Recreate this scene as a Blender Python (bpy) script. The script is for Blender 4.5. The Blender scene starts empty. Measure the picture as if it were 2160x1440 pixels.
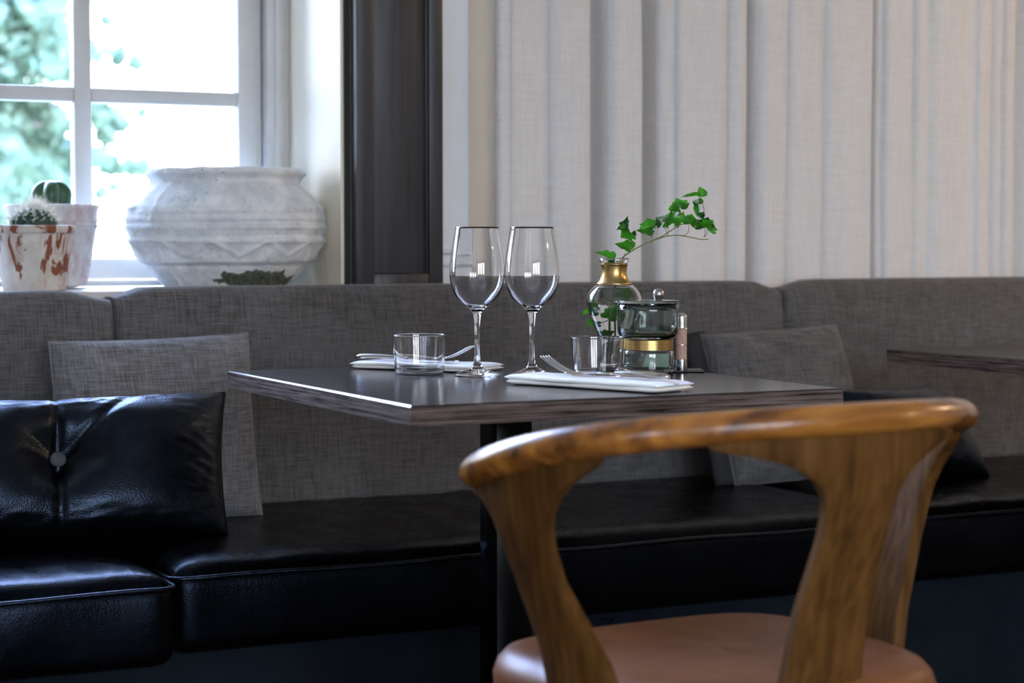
import bpy, bmesh, math, random
import numpy as np
from mathutils import Vector, Matrix, noise
random.seed(7); rng = np.random.default_rng(7)
PI = math.pi
SC = bpy.context.scene
COL = SC.collection

# ------------------------------------------------------------------ camera, world, light, exposure
FPX, YAW, PITCH = 4088.68, 0.4581, 0.0515
CAM = Vector((0, 0, 0.95))
FW = Vector((math.sin(YAW) * math.cos(PITCH), math.cos(YAW) * math.cos(PITCH), -math.sin(PITCH)))
RT = Vector((math.cos(YAW), -math.sin(YAW), 0))
UP = RT.cross(FW)
cd = bpy.data.cameras.new('camera'); cam = bpy.data.objects.new('camera', cd); COL.objects.link(cam)
cd.sensor_width = 36; cd.lens = FPX / 2160 * 36; cd.clip_start = 0.05; cd.clip_end = 200
M = Matrix((RT, UP, -FW)).transposed().to_4x4(); M.translation = CAM
cam.matrix_world = M
cd.dof.use_dof = True; cd.dof.focus_distance = 3.05; cd.dof.aperture_fstop = 4.0; cd.dof.aperture_blades = 0
SC.camera = cam
SC.view_settings.view_transform = 'Standard'; SC.view_settings.look = 'None'
SC.view_settings.exposure = 1.3; SC.view_settings.gamma = 1.0; SC.view_settings.use_curve_mapping = False
SC.cycles.use_denoising = True
SC.cycles.max_bounces = 10; SC.cycles.transparent_max_bounces = 12; SC.cycles.transmission_bounces = 10
SC.cycles.glossy_bounces = 5; SC.cycles.diffuse_bounces = 4
SC.cycles.sample_clamp_indirect = 8.0

w = bpy.data.worlds.new('sky'); SC.world = w; w.use_nodes = True
nt = w.node_tree; bg = nt.nodes['Background']
tc = nt.nodes.new('ShaderNodeTexCoord'); sp = nt.nodes.new('ShaderNodeSeparateXYZ')
rp = nt.nodes.new('ShaderNodeValToRGB')
nt.links.new(tc.outputs['Generated'], sp.inputs[0]); nt.links.new(sp.outputs['Z'], rp.inputs[0])
cr = rp.color_ramp; cr.elements[0].position = 0.0; cr.elements[0].color = (0.19, 0.20, 0.21, 1)
cr.elements[1].position = 1.0; cr.elements[1].color = (0.09, 0.29, 1.0, 1)
for p_, c_ in ((0.12, (0.32, 0.345, 0.38, 1)), (0.4, (0.45, 0.58, 0.89, 1))):
    e = cr.elements.new(p_); e.color = c_
nt.links.new(rp.outputs[0], bg.inputs['Color']); bg.inputs['Strength'].default_value = 25.0

def area(name, loc, rot, sx, sy, power=0, color=(1, 1, 1), portal=False):
    l = bpy.data.lights.new(name, 'AREA'); l.shape = 'RECTANGLE'; l.size = sx; l.size_y = sy
    l.energy = power; l.color = color
    if portal: l.cycles.is_portal = True
    o = bpy.data.objects.new(name, l); COL.objects.link(o); o.location = loc; o.rotation_euler = rot
    return o
# portals only guide the sky's light through the window openings; they emit nothing
area('portal', (0.60, 3.99, 1.58), (-PI / 2, 0, 0), 1.60, 1.40, portal=True)
area('portal', (3.75, 4.04, 1.62), (-PI / 2, 0, 0), 3.8, 1.55, portal=True)
area('portal', (0.15, -5.12, 1.55), (PI / 2, 0, 0), 4.1, 2.0, portal=True)

area('portal', (-2.12, -2.1, 1.70), (0, -PI / 2, 0), 1.95, 3.4, portal=True)

# ------------------------------------------------------------------ helpers
def ray(px, py):
    return FW + RT * ((px - 1080) / FPX) - UP * ((py - 720) / FPX)
def on_y(px, py, Y): d = ray(px, py); return CAM + d * (Y / d.y)
def on_z(px, py, Z): d = ray(px, py); return CAM + d * ((Z - 0.95) / d.z)
def at(px, py, depth): return CAM + ray(px, py) * depth

def mesh_obj(name, verts, faces, mat=None, parent=None, smooth=False, loc=None):
    me = bpy.data.meshes.new(name)
    me.from_pydata([tuple(v) for v in verts], [], faces)
    me.update()
    if mat: me.materials.append(mat)
    if smooth: me.polygons.foreach_set('use_smooth', [True] * len(me.polygons))
    o = bpy.data.objects.new(name, me); COL.objects.link(o)
    if parent: o.parent = parent
    if loc is not None: o.location = loc
    return o

def tag(o, label=None, cat=None, group=None, kind=None):
    if label: o['label'] = label
    if cat: o['category'] = cat
    if group: o['group'] = group
    if kind: o['kind'] = kind
    return o

def thing(name, label, cat, loc=(0, 0, 0), rz=0, group=None):
    o = bpy.data.objects.new(name, None); COL.objects.link(o)
    o.location = loc; o.rotation_euler = (0, 0, rz)
    o.empty_display_size = 0.05
    return tag(o, label, cat, group)

def bm_obj(name, bm, mat=None, parent=None, smooth=True, angle=35):
    me = bpy.data.meshes.new(name)
    bmesh.ops.recalc_face_normals(bm, faces=bm.faces)
    bm.to_mesh(me); bm.free()
    if mat: me.materials.append(mat)
    o = bpy.data.objects.new(name, me); COL.objects.link(o)
    if smooth:
        me.polygons.foreach_set('use_smooth', [True] * len(me.polygons))
        if angle: me.set_sharp_from_angle(angle=math.radians(angle))
    if parent: o.parent = parent
    return o

def add_box(bm, lo, hi, bev=0, seg=2, mat_idx=0, rot=None):
    lo, hi = Vector(lo), Vector(hi)
    c, s = (lo + hi) / 2, hi - lo
    m = Matrix.Translation(c) @ (rot or Matrix.Identity(4)) @ Matrix.Diagonal((*s, 1))
    r = bmesh.ops.create_cube(bm, size=1, matrix=m)
    if bev:
        es = list({e for v in r['verts'] for e in v.link_edges})
        bmesh.ops.bevel(bm, geom=es, offset=bev, segments=seg, profile=0.5, affect='EDGES')

def box(name, lo, hi, mat=None, parent=None, bev=0.0, seg=2):
    bm = bmesh.new(); add_box(bm, lo, hi, bev, seg)
    return bm_obj(name, bm, mat, parent, smooth=bev > 0, angle=40)

def lathe(name, prof, mat=None, parent=None, seg=64, loc=None, closed=False, angle=None, fn=None):
    """prof: list of (r, z); r=0 ends make a pole. closed joins last ring to the first."""
    vs, fs, rings = [], [], []
    for r, z in prof:
        if r <= 1e-7:
            rings.append([len(vs)]); vs.append((0, 0, z))
        else:
            rings.append(list(range(len(vs), len(vs) + seg)))
            for k in range(seg):
                a = 2 * PI * k / seg
                rr, zz = (r, z) if fn is None else fn(r, z, a)
                vs.append((rr * math.cos(a), rr * math.sin(a), zz))
    pairs = list(zip(rings[:-1], rings[1:]))
    if closed: pairs.append((rings[-1], rings[0]))
    for A, B in pairs:
        for k in range(seg):
            k2 = (k + 1) % seg
            if len(A) == 1 and len(B) == 1: continue
            if len(A) == 1: fs.append((A[0], B[k2], B[k]))
            elif len(B) == 1: fs.append((A[k], A[k2], B[0]))
            else: fs.append((A[k], A[k2], B[k2], B[k]))
    o = mesh_obj(name, vs, fs, mat, parent, True, loc)
    bm = bmesh.new(); bm.from_mesh(o.data); bmesh.ops.recalc_face_normals(bm, faces=bm.faces)
    bm.to_mesh(o.data); bm.free()
    if angle: o.data.set_sharp_from_angle(angle=math.radians(angle))
    return o

def tube_data(path, rad, seg=12, flat=None, upv=Vector((0, 0, 1)), caps=True):
    """rad: number or list; flat: None or ratio list (vertical/horizontal)."""
    P = [Vector(p) for p in path]; n = len(P)
    R_ = rad if hasattr(rad, '__len__') else [rad] * n
    F_ = flat if hasattr(flat, '__len__') else [flat or 1.0] * n
    vs, fs = [], []
    for i in range(n):
        t = (P[min(i + 1, n - 1)] - P[max(i - 1, 0)])
        t = t.normalized() if t.length > 1e-9 else Vector((1, 0, 0))
        s = t.cross(upv)
        if s.length < 1e-4: s = t.cross(Vector((1, 0, 0)))
        s.normalize(); u = s.cross(t)
        for k in range(seg):
            a = 2 * PI * k / seg
            vs.append(P[i] + s * (R_[i] * math.cos(a)) + u * (R_[i] * F_[i] * math.sin(a)))
    for i in range(n - 1):
        for k in range(seg):
            k2 = (k + 1) % seg
            fs.append((i * seg + k, i * seg + k2, (i + 1) * seg + k2, (i + 1) * seg + k))
    if caps:
        fs.append(tuple(range(seg))[::-1]); fs.append(tuple((n - 1) * seg + k for k in range(seg)))
    return vs, fs

def tube(name, path, rad, mat=None, parent=None, seg=12, flat=None, upv=Vector((0, 0, 1))):
    vs, fs = tube_data(path, rad, seg, flat, upv)
    return mesh_obj(name, vs, fs, mat, parent, True)

def spline(pts, n=8):
    """Catmull-Rom through pts."""
    P = [Vector(p) for p in pts]
    P = [2 * P[0] - P[1]] + P + [2 * P[-1] - P[-2]]
    out = []
    for i in range(1, len(P) - 2):
        for k in range(n):
            t = k / n
            out.append(0.5 * ((2 * P[i]) + (-P[i - 1] + P[i + 1]) * t + (2 * P[i - 1] - 5 * P[i] + 4 * P[i + 1] - P[i + 2]) * t * t
                              + (-P[i - 1] + 3 * P[i] - 3 * P[i + 1] + P[i + 2]) * t ** 3))
    out.append(P[-2])
    return out

def nz(x, y, z, s=1.0): return noise.noise(Vector((x * s, y * s, z * s)))
def smooth01(a, b, x):
    t = min(1, max(0, (x - a) / (b - a))); return t * t * (3 - 2 * t)

# ------------------------------------------------------------------ materials
class N:
    """tiny node builder"""
    def __init__(s, name):
        s.m = bpy.data.materials.new(name); s.m.use_nodes = True
        s.t = s.m.node_tree; s.b = s.t.nodes['Principled BSDF']; s._tc = None
    def n(s, typ, **kw):
        q = s.t.nodes.new(typ)
        for k, v in kw.items():
            if k.startswith('i_'):
                q.inputs[k[2:].replace('_', ' ')].default_value = v
            else: setattr(q, k, v)
        return q
    def l(s, a, b): s.t.links.new(a, b)
    def obj(s, scale=(1, 1, 1), src='Object'):
        if s._tc is None: s._tc = s.n('ShaderNodeTexCoord')
        mp = s.n('ShaderNodeMapping'); mp.inputs['Scale'].default_value = scale
        s.l(s._tc.outputs[src], mp.inputs['Vector']); return mp.outputs[0]
    def noise(s, scale=(1, 1, 1), sc=1.0, det=3, rough=0.55, dist=0.0, vec=None):
        q = s.n('ShaderNodeTexNoise'); q.inputs['Scale'].default_value = sc
        q.inputs['Detail'].default_value = det; q.inputs['Roughness'].default_value = rough
        q.inputs['Distortion'].default_value = dist
        s.l(vec if vec is not None else s.obj(scale), q.inputs['Vector']); return q.outputs['Fac']
    def ramp(s, fac, stops):
        q = s.n('ShaderNodeValToRGB'); s.l(fac, q.inputs[0]); e = q.color_ramp.elements
        while len(e) < len(stops): e.new(0.5)
        for i, (p, c) in enumerate(stops):
            e[i].position = p; e[i].color = (*c, 1) if len(c) == 3 else c
        return q.outputs[0]
    def math(s, op, a, b=0.5):
        q = s.n('ShaderNodeMath', operation=op)
        for i, v in enumerate((a, b)):
            if hasattr(v, 'is_output'): s.l(v, q.inputs[i])
            else: q.inputs[i].default_value = v
        return q.outputs[0]
    def mix(s, fac, a, b, mode='MIX'):
        q = s.n('ShaderNodeMix', data_type='RGBA', blend_type=mode)
        for i, v in ((0, fac), (6, a), (7, b)):
            if hasattr(v, 'is_output'): s.l(v, q.inputs[i])
            elif i == 0: q.inputs[0].default_value = v
            else: q.inputs[i].default_value = (*v, 1)
        return q.outputs[2]
    def bump(s, h, strength=0.3, dist=0.001):
        q = s.n('ShaderNodeBump'); q.inputs['Strength'].default_value = strength
        q.inputs['Distance'].default_value = dist; s.l(h, q.inputs['Height'])
        s.l(q.outputs[0], s.b.inputs['Normal']); return q
    def set(s, **kw):
        for k, v in kw.items():
            k = {'color': 'Base Color', 'rough': 'Roughness', 'metal': 'Metallic', 'ior': 'IOR', 'trans': 'Transmission Weight',
                 'spec': 'Specular IOR Level', 'coat': 'Coat Weight', 'coatr': 'Coat Roughness', 'sheen': 'Sheen Weight'}.get(k, k)
            if hasattr(v, 'is_output'): s.l(v, s.b.inputs[k])
            else: s.b.inputs[k].default_value = (*v, 1) if isinstance(v, tuple) and len(v) == 3 else v
        return s

def simple(name, color, rough=0.5, metal=0.0, var=0.12, sc=12, bump=0.0, **kw):
    q = N(name); f = q.noise(sc=sc, det=4)
    c2 = tuple(min(1, c * (1 - var)) for c in color); c1 = tuple(min(1, c * (1 + var)) for c in color)
    q.set(color=q.ramp(f, [(0.3, c2), (0.7, c1)]), rough=rough, metal=metal, **kw)
    if bump: q.bump(q.noise(sc=sc * 8, det=4), bump, 0.001)
    return q.m

def linen(name, dark, light, rough=0.9):
    q = N(name)
    a = q.noise((560, 30, 24), det=2); b = q.noise((22, 30, 560), det=2)
    big = q.noise(sc=6, det=3)
    s_ = q.math('ADD', q.math('MULTIPLY', a, 0.5), q.math('MULTIPLY', b, 0.5))
    s2 = q.math('ADD', q.math('MULTIPLY', s_, 0.85), q.math('MULTIPLY', big, 0.15))
    q.set(color=q.ramp(s2, [(0.36, dark), (0.64, light)]), rough=rough, sheen=0.15)
    q.bump(s_, 0.5, 0.0012)
    return q.m

def leather(name, dark, light, rough=0.36, scale=420, streak=False, bump=0.35, spec=0.5):
    q = N(name)
    v = q.n('ShaderNodeTexVoronoi', feature='SMOOTH_F1'); v.inputs['Scale'].default_value = scale
    q.l(q.obj(), v.inputs['Vector'])
    f = q.noise(sc=9, det=4)
    q.set(color=q.ramp(f, [(0.3, dark), (0.7, light)]), spec=spec,
          rough=q.ramp(q.noise(sc=14, det=5), [(0.3, (rough * 0.82,) * 3), (0.75, (rough * 1.25,) * 3)]))
    h = q.math('ADD', v.outputs['Distance'], q.math('MULTIPLY', q.noise(sc=60, det=4), 0.8))
    if streak:
        st = q.noise((70, 12, 30), det=4, dist=0.4)
        h = q.math('ADD', h, q.math('MULTIPLY', st, 1.6))
    q.bump(h, bump, 0.0012)
    return q.m

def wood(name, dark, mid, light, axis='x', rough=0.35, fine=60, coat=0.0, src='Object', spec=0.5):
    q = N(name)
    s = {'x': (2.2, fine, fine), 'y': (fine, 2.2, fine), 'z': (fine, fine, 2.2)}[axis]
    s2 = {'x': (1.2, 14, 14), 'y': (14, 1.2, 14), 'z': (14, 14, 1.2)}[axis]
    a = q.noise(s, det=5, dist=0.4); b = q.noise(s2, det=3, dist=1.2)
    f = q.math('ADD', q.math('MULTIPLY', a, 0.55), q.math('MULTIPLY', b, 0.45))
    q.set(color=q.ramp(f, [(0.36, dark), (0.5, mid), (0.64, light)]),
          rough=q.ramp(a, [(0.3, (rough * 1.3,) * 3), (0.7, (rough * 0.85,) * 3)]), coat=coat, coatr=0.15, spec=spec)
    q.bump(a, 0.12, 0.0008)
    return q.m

def glassmat(name, color=(1, 1, 1), rough=0.0, ior=1.5):
    q = N(name); q.set(color=color, rough=rough, ior=ior, trans=1.0); return q.m

MAT = {}
MAT['linen'] = linen('grey_linen', (0.034, 0.032, 0.032), (0.146, 0.139, 0.138))
MAT['linen2'] = linen('grey_linen_light', (0.060, 0.058, 0.060), (0.23, 0.222, 0.225))
MAT['side_shade'] = simple('pillow_side_shade', (0.012, 0.012, 0.014), 0.8)
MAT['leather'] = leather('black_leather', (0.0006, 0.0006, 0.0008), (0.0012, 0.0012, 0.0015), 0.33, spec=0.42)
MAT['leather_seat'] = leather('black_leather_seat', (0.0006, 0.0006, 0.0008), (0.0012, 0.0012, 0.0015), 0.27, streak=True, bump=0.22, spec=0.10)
for k_ in ('leather', 'leather_seat'): MAT[k_].node_tree.nodes['Principled BSDF'].inputs['Specular Tint'].default_value = (0.50, 0.68, 1.0, 1)  # blue cast of the sky highlights put into the specular colour
MAT['tan'] = leather('cognac_leather', (0.15, 0.052, 0.018), (0.21, 0.078, 0.028), 0.42, scale=700, bump=0.12, spec=0.22)
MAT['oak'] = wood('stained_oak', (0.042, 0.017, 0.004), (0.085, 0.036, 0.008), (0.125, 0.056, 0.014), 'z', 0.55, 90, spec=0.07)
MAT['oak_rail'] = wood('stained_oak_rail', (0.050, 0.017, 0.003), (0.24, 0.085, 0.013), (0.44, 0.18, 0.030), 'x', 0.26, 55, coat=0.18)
MAT['white'] = simple('white_paint', (0.56, 0.54, 0.505), 0.45, var=0.04)
MAT['cream'] = simple('cream_paint', (0.86, 0.77, 0.61), 0.5, var=0.05, sc=5)
MAT['pale'] = simple('pale_blue_grey_paint', (0.72, 0.76, 0.80), 0.5, var=0.03, sc=5)
MAT['taupe_shade'] = simple('reveal_shade', (0.62, 0.50, 0.37), 0.7, var=0.05, sc=5)
MAT['wall'] = simple('wall_paint', (0.45, 0.44, 0.42), 0.8, var=0.04, sc=4)
MAT['ceil'] = simple('ceiling_paint', (0.80, 0.79, 0.77), 0.85, var=0.03, sc=4)
MAT['floor'] = wood('floor_boards', (0.02, 0.010, 0.006), (0.045, 0.024, 0.012), (0.07, 0.038, 0.02), 'x', 0.4, 30)
MAT['black'] = simple('black_metal', (0.0012, 0.0012, 0.0012), 0.25, var=0.1, spec=0.15)
MAT['shadowgap'] = simple('gap_shade_black', (0.004, 0.004, 0.004), 0.6)
MAT['steel'] = simple('brushed_steel', (0.55, 0.54, 0.52), 0.22, 1.0, var=0.08, sc=60)
MAT['cutlery'] = simple('cutlery_steel', (0.62, 0.60, 0.57), 0.14, 1.0, var=0.05, sc=40)
MAT['napkin'] = simple('white_cotton', (0.95, 0.93, 0.88), 0.85, var=0.03, sc=30, bump=0.25)
MAT['glass'] = glassmat('clear_glass', (1, 1, 1), 0.0, 1.5)
MAT['smoke'] = glassmat('smoked_green_glass', (0.70, 0.79, 0.75), 0.0, 1.5)
qq = N('smoked_green_glass_rippled'); qq.set(color=(0.70, 0.79, 0.75), rough=0.0, ior=1.5, trans=1.0); qq.bump(qq.noise((60, 60, 18), det=2), 0.35, 0.0015); MAT['smoke'] = qq.m
MAT['water'] = glassmat('water', (0.97, 1, 0.98), 0.0, 1.33)
q = N('brass'); q.set(color=q.ramp(q.noise((3, 3, 300), det=4), [(0.3, (0.42, 0.26, 0.09)), (0.7, (0.66, 0.44, 0.17))]), metal=1.0, rough=0.3); MAT['brass'] = q.m
# black stained timber
q = N('black_stained_wood')
a = q.noise((70, 70, 3), det=5, dist=0.3)
q.set(color=q.ramp(a, [(0.3, (0.020, 0.019, 0.021)), (0.7, (0.052, 0.050, 0.056))]), rough=q.ramp(a, [(0.3, (0.5,) * 3), (0.7, (0.34,) * 3)]))
q.bump(a, 0.25, 0.001); MAT['blackwood'] = q.m
# table laminate: top and edge band
def laminate(name, dark, light, rough, sx, sy, bump):
    q = N(name); a = q.noise((sx[0], sx[1], sx[2]), det=4, dist=0.15); b = q.noise((sy[0], sy[1], sy[2]), det=2)
    f = q.math('ADD', q.math('MULTIPLY', a, 0.75), q.math('MULTIPLY', b, 0.25))
    q.set(color=q.ramp(f, [(0.36, dark), (0.62, light)]), rough=rough, spec=0.04 if rough > .4 else 0.5)
    q.bump(a, bump, 0.0008); return q.m
MAT['tabletop'] = laminate('dark_laminate', (0.024, 0.020, 0.021), (0.046, 0.038, 0.039), 0.15, (5, 330, 330), (2, 40, 40), 0.05)
MAT['tableedge'] = laminate('dark_laminate_edge', (0.010, 0.0065, 0.006), (0.185, 0.138, 0.122), 0.6, (7, 7, 430), (16, 16, 90), 0.3)
# leaf greens
def leafmat(name, d, l, rough=0.35):
    q = N(name); f = q.noise(sc=120, det=3)
    q.set(color=q.ramp(f, [(0.3, d), (0.7, l)]), rough=rough, spec=0.5)
    q.b.inputs['Subsurface Weight'].default_value = 0.0
    tr = q.n('ShaderNodeBsdfTranslucent'); tr.inputs[0].default_value = (*[min(1, c * 1.6) for c in l], 1)
    mx = q.n('ShaderNodeMixShader'); mx.inputs[0].default_value = 0.3
    out = q.t.nodes['Material Output']
    q.l(q.b.outputs[0], mx.inputs[1]); q.l(tr.outputs[0], mx.inputs[2]); q.l(mx.outputs[0], out.inputs[0])
    return q.m
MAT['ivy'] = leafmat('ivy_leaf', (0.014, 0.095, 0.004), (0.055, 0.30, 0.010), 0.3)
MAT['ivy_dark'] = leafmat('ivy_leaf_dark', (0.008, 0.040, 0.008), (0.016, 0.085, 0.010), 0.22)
MAT['stem'] = simple('ivy_stem', (0.14, 0.16, 0.035), 0.5)
MAT['tree'] = leafmat('tree_leaf', (0.024, 0.046, 0.026), (0.13, 0.175, 0.095), 0.7)
MAT['bark'] = simple('bark', (0.10, 0.08, 0.06), 0.9, bump=0.5)
MAT['lawn'] = simple('garden_ground', (0.30, 0.36, 0.26), 0.95, var=0.25, sc=3)
# window pane: thin glass, mostly clear with a mirror sheen
q = N('window_glass'); q.t.nodes.remove(q.b)
tr = q.n('ShaderNodeBsdfTransparent'); gl = q.n('ShaderNodeBsdfGlossy'); gl.inputs['Roughness'].default_value = 0.0
fr = q.n('ShaderNodeFresnel'); fr.inputs[0].default_value = 1.45
mx = q.n('ShaderNodeMixShader'); q.l(fr.outputs[0], mx.inputs[0]); q.l(tr.outputs[0], mx.inputs[1]); q.l(gl.outputs[0], mx.inputs[2])
q.l(mx.outputs[0], q.t.nodes['Material Output'].inputs[0]); MAT['pane'] = q.m
# curtain linen
q = N('curtain_linen')
a = q.noise((300, 300, 16), det=2); b = q.noise((14, 14, 300), det=2)
s_ = q.math('ADD', q.math('MULTIPLY', a, 0.5), q.math('MULTIPLY', b, 0.5))
q.set(color=q.ramp(s_, [(0.35, (0.69, 0.68, 0.665)), (0.65, (0.80, 0.79, 0.775))]), rough=0.95, sheen=0.1)
q.bump(s_, 0.25, 0.001)
tr = q.n('ShaderNodeBsdfTranslucent'); tr.inputs[0].default_value = (0.60, 0.55, 0.50, 1)
mx = q.n('ShaderNodeMixShader'); mx.inputs[0].default_value = 0.065
q.l(q.b.outputs[0], mx.inputs[1]); q.l(tr.outputs[0], mx.inputs[2]); q.l(mx.outputs[0], q.t.nodes['Material Output'].inputs[0])
MAT['curtain'] = q.m
# old limewashed plaster urn
q = N('limewashed_clay')
f = q.noise(sc=22, det=6, rough=0.7); base = q.ramp(f, [(0.3, (0.52, 0.55, 0.57)), (0.6, (0.74, 0.76, 0.77)), (0.8, (0.82, 0.82, 0.80))])
pits = q.ramp(q.noise(sc=150, det=2), [(0.27, (1, 1, 1)), (0.30, (0, 0, 0))])
col = q.mix(pits, base, (0.10, 0.09, 0.085))
# moss/damage patch low on the camera-facing right side
mp = q.obj(); sx = q.n('ShaderNodeSeparateXYZ'); q.l(mp, sx.inputs[0])
zz = q.math('SUBTRACT', 1.0, q.math('DIVIDE', q.math('ABSOLUTE', q.math('SUBTRACT', sx.outputs['Z'], 0.016)), 0.036))
xx = q.math('SUBTRACT', 1.0, q.math('DIVIDE', q.math('ABSOLUTE', q.math('SUBTRACT', sx.outputs['X'], 0.055)), 0.115))
yy = q.math('LESS_THAN', sx.outputs['Y'], 0.05)
reg = q.math('MULTIPLY', q.math('MULTIPLY', q.math('MAXIMUM', zz, 0.0), q.math('MAXIMUM', xx, 0.0)), yy)
mm = q.ramp(q.math('ADD', reg, q.math('MULTIPLY', q.noise(sc=45, det=5), 0.8)), [(0.72, (0, 0, 0)), (0.78, (1, 1, 1))])
col = q.mix(mm, col, q.ramp(q.noise(sc=160, det=3), [(0.35, (0.035, 0.045, 0.035)), (0.6, (0.12, 0.14, 0.10))]))
q.set(color=col, rough=0.9); q.bump(q.math('ADD', f, q.math('MULTIPLY', q.noise(sc=120, det=4), 0.4)), 0.8, 0.004); MAT['urn'] = q.m
# chipped whitewashed terracotta
def chipped(name, white, clay, thr, tint):
    q = N(name)
    f = q.noise((24, 24, 11), det=6, rough=0.6, dist=0.6)
    wv = q.ramp(q.noise(sc=40, det=5), [(0.3, tuple(c * 0.78 for c in white)), (0.7, white)])
    pk = q.ramp(q.noise((30, 30, 12), det=5, rough=0.7), [(0.50, (0, 0, 0)), (0.62, (0.55, 0.55, 0.55))])
    wv = q.mix(pk, wv, tint)
    m_ = q.ramp(f, [(thr, (0, 0, 0)), (thr + 0.025, (1, 1, 1))])
    q.set(color=q.mix(m_, wv, clay), rough=0.9); q.bump(q.math('SUBTRACT', q.noise(sc=90, det=4), m_), 0.4, 0.002)
    return q.m
MAT['pot1'] = chipped('chipped_whitewash', (0.66, 0.62, 0.56), (0.22, 0.075, 0.035), 0.555, (0.42, 0.27, 0.22))
MAT['pot2'] = chipped('worn_whitewash', (0.66, 0.64, 0.62), (0.36, 0.16, 0.13), 0.66, (0.42, 0.20, 0.20))
MAT['soil'] = simple('potting_soil', (0.03, 0.02, 0.015), 0.95, bump=0.6)
MAT['cactus'] = simple('cactus_skin', (0.012, 0.05, 0.030), 0.5, var=0.3)
MAT['cactus2'] = simple('cactus_green', (0.022, 0.075, 0.026), 0.42, var=0.25, sc=30)
MAT['spine'] = simple('pale_spines', (0.92, 0.88, 0.78), 0.6)
MAT['salt'] = simple('pink_salt', (0.55, 0.36, 0.28), 0.7, var=0.35, sc=500, bump=0.6)
MAT['green_reflection'] = simple('pale_green_reflection', (0.55, 0.64, 0.55), 0.8, var=0.03)
MAT['button'] = simple('grey_button', (0.06, 0.058, 0.065), 0.8, var=0.3, sc=300, bump=0.5)
q = N('grey_board'); f = q.noise(sc=7, det=5)
sc_ = q.ramp(q.noise((26, 26, 60), det=2, dist=2.0), [(0.27, (1, 1, 1)), (0.30, (0, 0, 0))])
q.set(color=q.mix(sc_, q.ramp(f, [(0.3, (0.005, 0.0075, 0.011)), (0.7, (0.010, 0.014, 0.019))]), (0.002, 0.002, 0.002)), rough=0.8, spec=0.05); MAT['plinth'] = q.m

# ------------------------------------------------------------------ room shell
XL, XR, YB, YF, ZC = -2.0, 6.2, 3.62, -5.0, 2.75
ZS = 0.858                                   # sill height
WX0, WX1, WZ0, WZ1 = -0.20, 1.40, 0.86, 2.30     # back window opening
def struct(name, bm, m): return tag(bm_obj(name, bm, m, None, smooth=False), kind='structure')
bm = bmesh.new(); add_box(bm, (XL - 0.1, YF - 0.1, -0.1), (XR + 0.1, YB + 0.40, 0)); struct('floor', bm, MAT['floor'])
bm = bmesh.new(); add_box(bm, (XL - 0.1, YF - 0.1, ZC), (XR + 0.1, YB + 0.40, ZC + 0.1)); struct('ceiling', bm, MAT['ceil'])
bm = bmesh.new()
add_box(bm, (XL, YB, 0), (WX0, YB + 0.40, ZC)); add_box(bm, (WX0, YB, 0), (WX1 + 0.012, YB + 0.40, WZ0 - 0.02))
add_box(bm, (WX0, YB, WZ1), (WX1 + 0.012, YB + 0.40, ZC)); add_box(bm, (WX1 + 0.012, YB + 0.005, 0), (1.605, YB + 0.40, ZC))
add_box(bm, (1.605, YB + 0.24, 0), (1.95, YB + 0.40, ZC)); add_box(bm, (5.55, YB + 0.24, 0), (XR, YB + 0.40, ZC))
add_box(bm, (1.95, YB + 0.24, 0), (5.55, YB + 0.40, 0.87)); add_box(bm, (1.95, YB + 0.24, 2.36), (5.55, YB + 0.40, ZC))
struct('wall_back', bm, MAT['cream'])
def wall_holes(name, m, axis, pos, thick, lo, hi, holes):
    """wall slab along one axis with window holes (a0,a1,z0,z1)"""
    bm = bmesh.new()
    def add(a0, a1, z0, z1):
        if axis == 'x': add_box(bm, (pos - thick, a0, z0), (pos, a1, z1))
        else: add_box(bm, (a0, pos - thick, z0), (a1, pos, z1))
    a = lo
    for a0, a1, z0, z1 in holes:
        add(a, a0, 0, ZC); add(a0, a1, 0, z0); add(a0, a1, z1, ZC); a = a1
    add(a, hi, 0, ZC)
    return struct(name, bm, m)
wall_holes('wall_left', MAT['wall'], 'x', XL, 0.1, YF, YB, [(-3.7, -2.2, 0.75, 2.6), (-2.0, -0.5, 0.75, 2.6)])
wall_holes('wall_front', MAT['wall'], 'y', YF, 0.1, XL, XR, [(-1.8, -0.7, 0.6, 2.5), (-0.4, 0.7, 0.6, 2.5), (1.0, 2.1, 0.6, 2.5)])
bm = bmesh.new(); add_box(bm, (XR, YF, 0), (XR + 0.1, YB + 0.25, ZC)); struct('wall_right', bm, MAT['wall'])

def far_window(name, axis, pos, a0, a1, z0, z1, nx, nz_):
    w_ = bpy.data.objects.new(name, None); COL.objects.link(w_); tag(w_, kind='structure')
    def bx(nm, A0, A1, Z0, Z1, t, m):
        if axis == 'x': return box(nm, (pos - 0.05 - t, A0, Z0), (pos - 0.05 + t, A1, Z1), m, w_)
        return box(nm, (A0, pos - 0.05 - t, Z0), (A1, pos - 0.05 + t, Z1), m, w_)
    f = 0.05
    for A in ((a0, a0 + f, z0, z1), (a1 - f, a1, z0, z1), (a0 + f, a1 - f, z0, z0 + f), (a0 + f, a1 - f, z1 - f, z1)):
        bx('window_frame', *A, 0.025, MAT['white'])
    for i in range(1, nx):
        c = a0 + (a1 - a0) * i / nx; bx('muntin', c - 0.012, c + 0.012, z0 + f, z1 - f, 0.012, MAT['white'])
    for i in range(1, nz_):
        c = z0 + (z1 - z0) * i / nz_; bx('muntin', a0 + f, a1 - f, c - 0.012, c + 0.012, 0.013, MAT['white'])
    bx('pane', a0 + f, a1 - f, z0 + f, z1 - f, 0.002, MAT['pane'])
    return w_
k = 2
far_window('window_2', 'x', XL, -3.7, -2.2, 0.75, 2.6, 3, 4); far_window('window_3', 'x', XL, -2.0, -0.5, 0.75, 2.6, 3, 4); k = 4
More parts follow.
